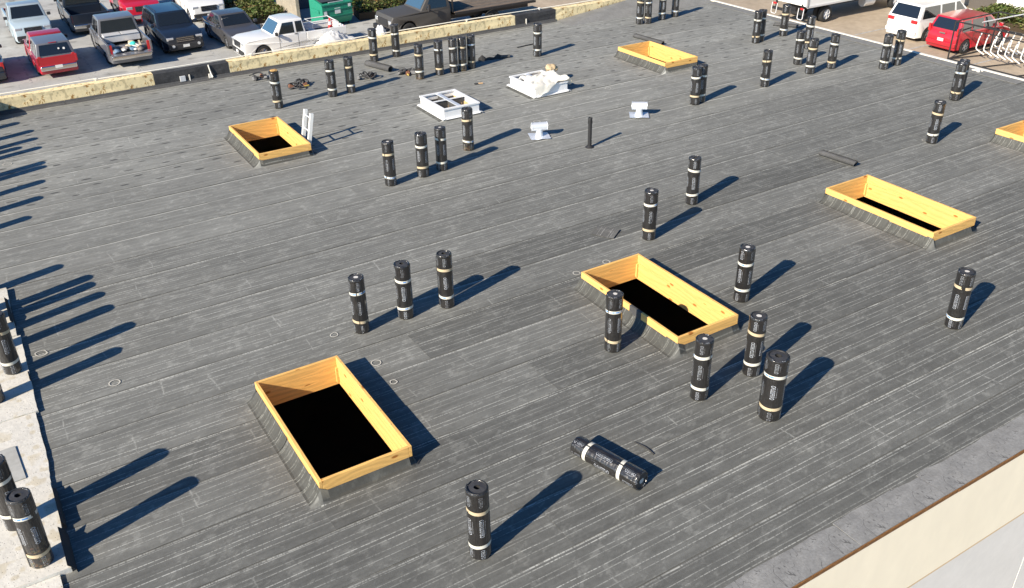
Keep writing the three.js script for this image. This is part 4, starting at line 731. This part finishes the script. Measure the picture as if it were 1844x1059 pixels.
// grey crew-cab pickup with an open loaded bed
{
  const [g] = pickup('metallic grey extended-cab pickup with tailgate down and junk in its bed', { L: 5.6, W: 2.0, H: 1.86, by: 1.14, bx: -0.55, xb1: 1.35, xt1: 0.85, pm: silver, R: 0.39, gateDown: true, sides: [[0.2, 1.05, 0.2, 0.78], [-0.42, 0.08, -0.38, 0.08]], trim: { rb: M.chrome, th: 0.42 } });
  place(g, 6.95, -48.5, AWAY);
  add('bumper_step', rbox(0.25, 0.14, 1.8, 0.04, -2.86, 0.55, 0), M.chrome, g);
  const tb = thing('truck_toolbox', 'pale metal crossover toolbox in the bed of the grey pickup', 'toolbox', [6.95, GY + 1.0, -47.75], AWAY); add('box', rbox(0.46, 0.30, 1.7, 0.02, -0.05, -0.02, 0), M.alu, tb); for (const s of [-1, 1]) add('lid', rbox(0.52, 0.05, 0.80, 0.015, -0.05, 0.17, s * 0.42), M.alu, tb);
  const j = thing('bed_junk', 'heap of rags, boards and a turquoise bag in the grey pickup bed', 'junk', [6.95, GY + 0.71, -46.65], AWAY); seed = 91;
  const cols = [mat([0.55, 0.45, 0.32], 0.9), mat([0.05, 0.62, 0.50], 0.6), mat([0.6, 0.6, 0.58], 0.8), mat([0.25, 0.22, 0.2], 0.9), mat([0.12, 0.2, 0.3], 0.7)];
  for (let i = 0; i < 16; i++) { const l = new THREE.IcosahedronGeometry(rr(0.08, 0.2), 2), p = l.attributes.position; for (let k = 0; k < p.count; k++) { const q = 0.7 + 0.6 * fbm(p.getX(k) * 8 + i, p.getY(k) * 8 + p.getZ(k) * 8, 2); p.setXYZ(k, p.getX(k) * q * 1.3, p.getY(k) * q * 0.6, p.getZ(k) * q); } l.computeVertexNormals(); const o = add(i === 0 ? 'turquoise_bag' : 'rag', l, i === 0 ? cols[1] : cols[[0, 2, 3, 4][i % 4]], j); o.position.set(rr(-1.0, 0.55), 0.09, rr(-0.7, 0.7)); if (!i) { o.position.set(-0.35, 0.22, 0.25); o.scale.setScalar(1.3); } }
  for (let i = 0; i < 5; i++) { const o = add('board', box(rr(0.6, 1.2), 0.03, rr(0.07, 0.12)), cols[[0, 2][i % 2]], j); o.position.set(rr(-0.6, 0.3), 0.16 + i * 0.02, rr(0.1, 0.7)); o.rotation.y = rr(-0.5, 0.5); }
}
// dark SUV, nose to us
{ const [g, c] = wagon('suv', 'dark blue-black SUV facing the parapet beside the grey pickup', 'SUV', { L: 4.7, W: 1.92, H: 1.72, by: 1.10, nose: 0.86, hoodF: 1.0, xb1: 0.95, xt1: 0.25, xb0: -2.2, xt0: -1.95, pm: navy, R: 0.37, hy: 0.80, sides: [[-0.2, 0.72, -0.2, 0.2], [-1.15, -0.28], [-2.0, -1.24, -1.8, -1.24]], trim: { fb: plastic } }); void c; place(g, 9.6, -48.8, TOWARD + 0.03); for (const s of [-1, 1]) add('roof_rail', tube([[-1.8, 1.74, s * 0.66], [-1.6, 1.78, s * 0.67], [0, 1.79, s * 0.67], [0.2, 1.74, s * 0.66]], 0.018, 6), M.black, g); for (const s of [-1, 1]) add('fog_lamp', cyl(0.07, 0.07, 0.04, 0, 0, 0, 12).rotateZ(Math.PI / 2).translate(2.4, 0.47, s * 0.62), clearLamp, g); }
// charcoal saloon, nose to us
{ const [g] = wagon('sedan', 'charcoal sedan facing the parapet behind the white pickup', 'sedan', { L: 4.55, W: 1.8, H: 1.45, by: 0.92, nose: 0.70, hoodF: 0.80, xb1: 0.98, xt1: 0.22, xb0: -1.55, xt0: -0.90, tail: 0.95, tailY: 0.75, pm: paint(0.06, 0.06, 0.064, 0.4), sides: [[-0.18, 0.70, -0.18, 0.18], [-1.2, -0.26, -0.85, -0.26]] }); place(g, 12.4, -47.75, TOWARD + 0.05); const sv = mat([0.55, 0.54, 0.5], 0.7); add('sun_shade', box(0.02, 0.30, 0.32, 0.55, 1.16, 0.48, 0, 0.6), sv, g); }
// white extended-cab pickup, side on
{
  const [g] = pickup('white extended-cab pickup parked side-on just beyond the parapet', { L: 5.3, W: 1.85, H: 1.70, by: 1.05, bx: -0.55, xb1: 1.15, xt1: 0.65, pm: white, R: 0.36, sides: [[0.05, 0.86, 0.05, 0.58], [-0.42, -0.05, -0.38, -0.05]], gm2: glassBlue, trim: { mm: plastic } });
  place(g, 14.15, -44.0, LEFT + 0.02);
  const rk = thing('bed_rack', 'white tubular rack standing in the white pickup bed', 'rack', [15.85, GY + 1.06, -44.1]); for (const z of [-0.6, 0.6]) add('rail', tube([[-0.7, 0, z], [-0.7, 0.22, z], [0.7, 0.22, z], [0.7, 0, z]], 0.025, 6), white, rk); for (const x of [-0.6, 0.6]) add('crossbar', tube([[x, 0.22, -0.6], [x, 0.22, 0.6]], 0.025, 6), white, rk);
  const cn = thing('traffic_cone', 'red traffic cone with a white band standing in the white pickup bed', 'traffic cone', [16.2, GY + 0.72, -43.75]); const rc = mat([0.7, 0.04, 0.04], 0.6); add('base', rbox(0.36, 0.03, 0.36, 0.01, 0, 0.015, 0), rc, cn); add('cone', cyl(0.03, 0.15, 0.66, 0, 0.35, 0, 18), rc, cn); add('band', cyl(0.065, 0.098, 0.18, 0, 0.44, 0, 18), white, cn);
}
// second row
{ const [g] = pickup('pale blue-grey pickup in the second row, facing the building', { L: 5.2, W: 1.88, H: 1.75, by: 1.08, bx: -0.4, xb1: 1.15, xt1: 0.65, pm: pale, cabm: paint(0.3, 0.36, 0.4), R: 0.37, sides: [[-0.2, 0.85, -0.15, 0.6]] }); place(g, 3.6, -55.4, TOWARD); }
{ const [g] = pickup('dark blue pickup in the second row, tail toward the building', { L: 5.6, W: 2.0, H: 1.85, by: 1.14, bx: -0.5, xb1: 1.35, xt1: 0.85, pm: navy, R: 0.4, sides: [[-0.35, 1.0, -0.3, 0.8]], trim: { rb: M.chrome, th: 0.4 } }); place(g, 6.5, -56.2, AWAY); }
{ const [g] = pickup('bright red pickup in the second row, chrome nose behind the grey pickup', { L: 5.4, W: 1.95, H: 1.8, by: 1.12, bx: -0.5, xb1: 1.25, xt1: 0.8, pm: paint(0.50, 0.012, 0.035), R: 0.38, sides: [[-0.35, 1.0, -0.3, 0.75]], trim: { fb: M.chrome } }); place(g, 9.4, -57.0, TOWARD); }
{ const [g] = wagon('suv', 'white SUV in the second row, nose behind the charcoal sedan', 'SUV', { L: 4.8, W: 1.95, H: 1.75, by: 1.12, nose: 0.92, hoodF: 1.04, xb1: 0.95, xt1: 0.25, xb0: -2.2, xt0: -1.95, pm: white, R: 0.38, hy: 0.86, sides: [[-0.2, 0.72, -0.2, 0.2], [-1.15, -0.28]], trim: { fb: plastic } }); place(g, 12.5, -54.8, TOWARD); }
{ const [g] = wagon('sedan', 'dark blue sedan cut off by the left edge of the picture', 'sedan', { L: 4.5, W: 1.78, H: 1.44, by: 0.93, xb1: 0.95, xt1: 0.2, xb0: -1.55, xt0: -0.9, tail: 0.96, tailY: 0.75, pm: navy, sides: [[-0.18, 0.7, -0.18, 0.18], [-1.2, -0.26, -0.85, -0.26]] }); place(g, 0.75, -48.4, AWAY); }
{ const [g] = wagon('sedan', 'white car beyond the flatbed truck, cut off by the top edge', 'sedan', { L: 4.5, W: 1.8, H: 1.45, by: 0.93, xb1: 0.95, xt1: 0.2, xb0: -1.55, xt0: -0.9, pm: white, sides: [[-0.18, 0.7, -0.18, 0.18], [-1.2, -0.26, -0.85, -0.26]] }); place(g, 27.9, -50.9, TOWARD); }
const deckM1 = mat(0xffffff, 0.85, { map: grainTex([0.30, 0.27, 0.24], [0.48, 0.44, 0.39]) }), deckM2 = mat(0xffffff, 0.85, { map: grainTex([0.34, 0.29, 0.24], [0.52, 0.46, 0.40]) });
// dark flatbed truck, side on
{
  const g = thing('flatbed_truck', 'matt dark grey flatbed truck parked side-on beyond the parapet', 'flatbed truck', [0, 0, 0], 0, 'vehicles in the parking lot'), pm = mat([0.065, 0.062, 0.058], 0.55), W = 2.05;
  const s = new THREE.Shape(); const o = [[4.4, 0.35], [4.42, 1.0], [4.30, 1.22], [2.75, 1.32], [0.95, 1.32], [0.95, 0.45]]; s.moveTo(...o[0]); o.slice(1).forEach(q => s.lineTo(...q)); for (let k = 0; k <= 10; k++) { const a = Math.PI - k * Math.PI / 10; s.lineTo(3.45 + Math.cos(a) * 0.5, 0.45 + Math.sin(a) * 0.48); }
  add('body', extr(s, W, 0.07), pm, g); const c = { xb0: 0.98, xb1: 2.72, xt0: 1.06, xt1: 2.2, y0: 1.32, y1: 2.0, w0: 0.98, w1: 0.83 }; add('cab', cabin(c), pm, g); glaze(g, c, [[1.2, 2.4, 1.2, 2.1]], glassBlue);
  addWheels(g, 0.42, 0.28, [3.45, -1.6], 0.88, mat([0.1, 0.1, 0.1], 0.5)); add('chassis', box(5.2, 0.22, 0.9, -1.6, 0.68, 0), M.steel, g);
  const dk = new THREE.Group(); dk.name = 'deck'; g.add(dk); for (let i = 0; i < 10; i++) { const b = add('plank', uvBox(box(5.0, 0.04, 0.216, -1.75, 1.0 + 0.004 * h2(i, 3), -1.0 + 0.11 + i * 0.2205), 1, [h2(i, 1), 0]), i % 3 ? deckM1 : deckM2, dk); void b; }
  for (const z of [-1.09, 1.2]) add('deck_rail', box(5.06, 0.12, 0.05, -1.75, 0.96, z + (z > 0 ? 0.03 : -0.01)), M.steel, g); add('headboard', [box(0.06, 0.9, 0.08, 0.82, 1.45, -0.9), box(0.06, 0.9, 0.08, 0.82, 1.45, 0.9), box(0.06, 0.08, 1.88, 0.82, 1.9, 0), box(0.05, 0.06, 1.8, 0.82, 1.5, 0)], M.steel, g);
  for (const sd of [-1, 1]) { add('headlight', rbox(0.1, 0.2, 0.3, 0.03, 4.38, 0.92, sd * 0.78), clearLamp, g); add('mirror', [rbox(0.14, 0.36, 0.1, 0.03, 2.35, 1.48, sd * 1.22), box(0.04, 0.04, 0.24, 2.35, 1.42, sd * 1.1)], plastic, g); }
  add('grille', box(0.04, 0.34, 1.05, 4.43, 0.88, 0), plastic, g); add('front_bumper', rbox(0.2, 0.28, 2.0, 0.05, 4.46, 0.5, 0), M.steel, g);
  place(g, 23.4, -43.6, LEFT + 0.015);
}
// ---------------------------------------------------------------- parking lot furniture
{
  const g = thing('dumpster', 'green steel dumpster with black lids between the two shrub beds', 'dumpster', [17.95, GY, -48.1], 0.12), gm = mat([0.02, 0.24, 0.15], 0.5, { bumpMap: noiseBump, bumpScale: 0.002 }), lidM = mat([0.05, 0.055, 0.06], 0.5);
  const s = new THREE.Shape(); [[-0.65, 0.16], [0.5, 0.16], [0.75, 0.5], [0.75, 1.22], [-0.65, 1.5]].forEach((q, i) => i ? s.lineTo(...q) : s.moveTo(...q));
  add('body', new THREE.ExtrudeGeometry(s, { depth: 1.8, bevelEnabled: true, bevelSize: 0.015, bevelThickness: 0.015, bevelSegments: 1 }).rotateY(-Math.PI / 2).translate(0.9, 0, 0), gm, g);
  for (const y of [0.62, 0.95]) add('rib', box(1.84, 0.05, 0.04, 0, y, 0.78), gm, g); add('rim', box(1.88, 0.06, 0.05, 0, 1.22, 0.775), gm, g);
  for (const sx of [-1, 1]) { add('fork_pocket', box(0.05, 0.18, 0.9, sx * 0.945, 0.85, 0), gm, g); add('caster', cyl(0.09, 0.09, 0.05, 0, 0, 0, 12).rotateZ(Math.PI / 2).translate(sx * 0.75, 0.09, 0.45), M.rubber, g); }
  add('lid', box(0.86, 0.03, 1.25, -0.44, 1.48, -0.02, 0, 0, 0.2), lidM, g); add('lid', box(0.86, 0.03, 1.25, 0.44, 1.56, -0.1, 0, 0, 0.34), lidM, g); add('lid_handle', box(0.9, 0.04, 0.04, 0, 1.31, 0.66), M.alu, g);
  for (const [x, y, w, h] of [[-0.74, 0.82, 0.18, 0.26], [0.0, 0.86, 0.34, 0.30], [0.74, 1.06, 0.16, 0.16]]) add('sticker', box(w, h, 0.006, x, y, 0.786), plateM, g);
}
function bagPile(x, z, sx, sy, sz, label, y = GY) { const l = new THREE.SphereGeometry(1, 40, 24), p = l.attributes.position; for (let i = 0; i < p.count; i++) { const X = p.getX(i), Y = p.getY(i), Z = p.getZ(i), q = 0.55 + 0.75 * fbm(X * 3.2 + x, Y * 3.2 + Z * 2.6, 5) + 0.12 * Math.abs(Math.sin(X * 7 + 5 * vn(Y * 4 + x, Z * 4))); p.setXYZ(i, X * q * sx, Math.max(-0.02, Y * q * sy), Z * q * sz); } l.computeVertexNormals(); const o = single('plastic_heap', label, 'plastic sheet', l, phys([0.80, 0.80, 0.78], 0.45, { transmission: 0.1, thickness: 0 }), 'white plastic heaps'); o.position.set(x, y, z); o.scale.set(1, 1, 1); }
bagPile(16.0, -42.75, 1.1, 0.85, 0.4, 'crumpled white plastic sheeting heaped against the white pickup'); bagPile(18.35, -42.8, 0.62, 0.8, 0.45, 'pale plastic heap in front of the flatbed truck nose');
{ const g = thing('enclosure_wall', 'grey concrete enclosure wall beside the green dumpster', 'wall', [16.55, GY, -50.7]); add('side_panel', uvBox(box(0.18, 1.5, 3.4, 0, 0.75, -0.4), 2), M.concrete, g); add('back_panel', uvBox(box(3.2, 1.5, 0.18, 1.55, 0.75, -2.0), 2), mat([0.10, 0.10, 0.11], 0.8), g); add('cap', box(0.26, 0.06, 3.5, 0, 1.53, -0.4), M.concrete, g); add('curb_block', rbox(0.4, 0.35, 0.25, 0.03, 3.4, 0.17, 2.0), M.edge, g); }

// planting: clipped shrub masses made of leaf blades
const leafG = (() => { const g = new THREE.BufferGeometry(); g.setAttribute('position', new THREE.Float32BufferAttribute([0, 0, 0, 0.5, 0.12, 0.45, 0, 0, 1, -0.5, 0.12, 0.45], 3)); g.setAttribute('uv', new THREE.Float32BufferAttribute([0, 0, 1, 0.5, 0.5, 1, 0, 0.5], 2)); g.setIndex([0, 1, 2, 0, 2, 3]); g.computeVertexNormals(); return g; })();
const leafM = mat(0xffffff, 0.75, { side: THREE.DoubleSide }), twigM = mat([0.05, 0.035, 0.02], 0.95);
function shrubBed(name, label, cat, poly, h, n, cols, size, s0) {
  const g = thing(name, label, cat, [0, GY, 0]); seed = s0; const P = poly, inside = (x, z) => { let c = false; for (let i = 0, j = P.length - 1; i < P.length; j = i++) if ((P[i][1] > z) !== (P[j][1] > z) && x < (P[j][0] - P[i][0]) * (z - P[i][1]) / (P[j][1] - P[i][1]) + P[i][0]) c = !c; return c; };
  const s = new THREE.Shape(P.map(q => new THREE.Vector2(q[0], -q[1]))); add('inner_twigs', new THREE.ExtrudeGeometry(s, { depth: h * 0.55, bevelEnabled: false }).rotateX(-Math.PI / 2), twigM, g);
  const im = new THREE.InstancedMesh(leafG, leafM, n); im.name = 'foliage'; im.userData = { kind: 'stuff' }; im.castShadow = im.receiveShadow = true;
  const xs = P.map(q => q[0]), zs = P.map(q => q[1]), x0 = Math.min(...xs) - 0.15, x1 = Math.max(...xs) + 0.15, z0 = Math.min(...zs) - 0.15, z1 = Math.max(...zs) + 0.15, m = new THREE.Matrix4(), q = new THREE.Quaternion(), c = new THREE.Color(); let k = 0;
  while (k < n) {
    const x = rr(x0, x1), z = rr(z0, z1); if (!inside(x, z) && !(rnd() < 0.3 && inside(x + rr(-0.2, 0.2), z + rr(-0.2, 0.2)))) continue;
    const b = fbm(x * 1.1 + s0, z * 1.1, 3), top = h * (0.72 + 0.55 * b), y = top - Math.pow(rnd(), 1.5) * Math.min(top, 0.55 * h + 0.1); q.setFromEuler(new THREE.Euler(rr(-1.1, 0.5), rnd() * 6.28, rr(-0.6, 0.6)));
    const sc = size * rr(0.6, 1.35); m.compose(V(x, y, z), q, V(sc, sc, sc)); im.setMatrixAt(k, m);
    const dry = sm(0.58, 0.74, fbm(x * 0.8 + 9, z * 0.8 + s0, 3)), i = rnd(), a = cols[i < 0.45 ? 0 : 1], d = cols[2]; c.setRGB(...a.map((v, w) => (v + (d[w] - v) * dry * (rnd() < 0.8 ? 0.9 : 0.2)) * rr(0.75, 1.25))); im.setColorAt(k, c); k++;
  }
  g.add(im); return g;
}
const G0 = [0.10, 0.13, 0.03], G1 = [0.15, 0.17, 0.05], BR = [0.22, 0.14, 0.07];
shrubBed('shrub_bed', 'green and brown shrub bed left of the dumpster enclosure', 'shrubs', [[13.75, -50.3], [16.2, -50.9], [16.4, -53.0], [17.6, -58.5], [14.4, -58.5]], 0.55, 11000, [G0, G1, BR], 0.13, 5);
shrubBed('shrub_bed', 'green shrub bed between the dumpster and the flatbed truck', 'shrubs', [[19.5, -47.9], [22.0, -47.9], [27.0, -52.5], [26.0, -55.5], [20.4, -53.0]], 0.75, 12000, [G0, G1, BR], 0.13, 8);

// ---------------------------------------------------------------- side yard at right
{
  const g = thing('box_truck', 'white box truck parked tail toward the building, wheels in view', 'box truck', [0, 0, 0]), wb = mat([0.80, 0.80, 0.78], 0.4);
  add('cargo_box', rbox(6.4, 2.4, 2.45, 0.03, -0.6, 2.2, 0), wb, g);
  for (const s of [-1, 1]) { add('corner_post', box(0.10, 2.42, 0.10, -3.80, 2.2, s * 1.205), mat([0.30, 0.30, 0.31], 0.5), g); add('bottom_rail', box(6.44, 0.10, 0.04, -0.6, 1.0, s * 1.235), M.alu, g); }
  add('rear_door', uvBox(box(0.03, 2.15, 2.2, -3.82, 2.25, 0), 1), wb, g); for (let i = 0; i < 5; i++) add('door_seam', box(0.012, 0.012, 2.2, -3.84, 1.6 + i * 0.42, 0), M.alu, g);
  add('chassis', box(8.2, 0.25, 0.9, 0.3, 0.75, 0), M.steel, g); add('rear_bumper', [box(0.08, 0.14, 2.3, -3.84, 0.62, 0), box(0.08, 0.5, 0.08, -3.8, 0.85, -0.9), box(0.08, 0.5, 0.08, -3.8, 0.85, 0.9)], M.steel, g);
  for (const s of [-1, 1]) { add('taillight', rbox(0.05, 0.1, 0.22, 0.01, -3.87, 0.88, s * 0.95), redLamp, g); add('step', tube([[-3.9, 0.9, s * 1.1], [-3.95, 0.35, s * 1.1], [-3.95, 0.35, s * 0.75], [-3.9, 0.9, s * 0.75]], 0.025, 6), M.alu, g); }
  add('cab', rbox(1.9, 1.75, 2.1, 0.2, 3.6, 1.35, 0), wb, g); add('windscreen', box(0.02, 0.7, 1.8, 4.56, 1.75, 0), glass, g); add('fuel_tank', cyl(0.25, 0.25, 0.8, 0, 0, 0, 16).rotateZ(Math.PI / 2).translate(1.35, 0.62, 0.85), M.alu, g);
  addWheels(g, 0.42, 0.3, [-2.1, 3.5], 0.98, mat([0.72, 0.73, 0.74], 0.4)); addWheels(g, 0.42, 0.26, [-2.1], 0.62);
  place(g, 42.0, -34.0, RIGHT);
}
{ const [g] = wagon('minivan', 'white minivan parked beside the red hatchback, tail toward the building', 'minivan', { L: 5.0, W: 1.95, H: 1.75, by: 1.05, nose: 0.76, hoodF: 0.88, xb1: 1.45, xt1: 0.55, xb0: -2.42, xt0: -2.1, tail: 1.05, tailY: 0.7, pm: white, R: 0.35, ty: 0.98, sides: [[0.35, 1.15, 0.35, 0.6], [-0.75, 0.22], [-2.2, -0.88, -2.0, -0.88]], trim: { th: 0.16, tw: 0.34, tz: 0.3, tin: 0.04 }, group: 'vehicles in the side yard' }); place(g, 42.5, -28.3, RIGHT - 0.02); }
{ const [g] = wagon('hatchback', 'red compact hatchback parked beside the hook rack, tail toward the building', 'hatchback', { L: 4.1, W: 1.75, H: 1.62, by: 1.0, nose: 0.74, hoodF: 0.86, xb1: 1.15, xt1: 0.35, xb0: -1.95, xt0: -1.72, tail: 1.0, tailY: 0.7, pm: red, R: 0.34, ty: 1.05, ro: 0.7, sides: [[-0.1, 0.85, -0.1, 0.3], [-1.0, -0.2], [-1.75, -1.1, -1.6, -1.1]], trim: { th: 0.34, tw: 0.12, tz: 0.12, rb: red }, group: 'vehicles in the side yard' }); place(g, 41.65, -25.75, RIGHT - 0.02); add('badge_panel', box(0.012, 0.06, 0.3, -2.06, 0.92, 0), M.chrome, g); add('rear_wiper', box(0.02, 0.02, 0.4, -1.93, 1.1, 0.1), M.black, g); }
{
  const g = thing('hook_rack', 'black steel frame rack hung with white pipe hooks beside the red hatchback', 'rack', [38.85, GY, -24.75]), r = 0.035;
  for (const [x, z] of [[0, 0], [3.2, 0], [3.2, 5.5], [0, 5.5]]) add('post', tube([[x, 0, z], [x, 1.75, z]], r, 8), M.steel, g);
  add('base_rail', tube([[0, 0.05, 0], [3.2, 0.05, 0], [3.2, 0.05, 5.5], [0, 0.05, 5.5], [0, 0.05, 0]], r, 8), M.steel, g); add('top_rail', tube([[0, 1.75, 0], [3.2, 1.75, 0], [3.2, 1.75, 5.5], [0, 1.75, 5.5], [0, 1.75, 0]], r, 8), M.steel, g);
  for (const z of [0.05, 1.7, 3.4]) add('brace', tube([[0, 0.06, z], [3.2, 0.06, z + 0.9]], 0.025, 6), M.steel, g);
  add('carry_bar', tube([[1.1, 1.22, 0.1], [1.1, 1.22, 5.4]], 0.03, 8), M.steel, g); add('carry_bar', tube([[2.3, 1.22, 0.1], [2.3, 1.22, 5.4]], 0.03, 8), M.steel, g);
  add('loose_pole', tube([[0.6, 1.80, 0.9], [3.9, 1.86, 1.25]], 0.03, 8), M.alu, g);
  let k = 0; for (const x of [1.1, 2.3]) for (let i = 0; i < 13; i++) { const z = 0.7 + i * 0.36 + (x > 2 ? 0.15 : 0), j = k++; const o = add('hook', tube([[0, 0.0, 0], [-0.03, -0.25, -0.06], [-0.06, -0.70, -0.10], [-0.04, -0.77, -0.05], [0.05, -0.95, 0.28]], 0.028, 8), M.pvc, g); o.position.set(x, 1.22, z); o.rotation.set(0, (h2(j, 1) - 0.5) * 0.35, (h2(j, 2) - 0.5) * 0.16); }
  add('blue_tag', box(0.02, 0.3, 0.2, 2.3, 1.1, 3.6), mat([0.03, 0.2, 0.5], 0.6), g); add('panel', box(0.03, 0.8, 0.6, 2.6, 0.9, 3.0), mat([0.5, 0.5, 0.48], 0.7), g);
}
shrubBed('hedge', 'clipped hedge with browned top along the white wall at upper right', 'hedge', [[45.7, -28.2], [47.4, -28.2], [47.4, -14], [45.7, -14]], 0.78, 26000, [G0, G1, [0.26, 0.17, 0.08]], 0.15, 12);
add('kerb', uvBox(box(0.15, 0.12, 14.4, 45.5, GY + 0.06, -21.1), 1), M.concrete, scene).userData = { kind: 'structure' };
{
  const g = thing('white_building', 'white rendered building with a dark doorway at the upper right corner', 'building', [48.1, GY, -28.6]);
  add('wall', uvBox(box(0.3, 6, 15, 0.2, 3, 7.5), 3), M.white, g); add('doorway', box(0.2, 6, 2.0, 0.9, 3, -1.05), M.dark, g); add('post', rbox(0.4, 6, 0.42, 0.02, 0.1, 3, -2.2), M.white, g); add('wall', uvBox(box(0.3, 6, 6, 1.6, 3, -5.4), 3), mat([0.45, 0.40, 0.33], 0.9), g); add('roof_slab', box(8, 0.2, 23, 4, 6.1, 3.4), M.concrete, g); add('rear_mass', box(7, 5.9, 22, 5.4, 2.95, 3.6), M.white, g);
}
renderer.render(scene, camera);
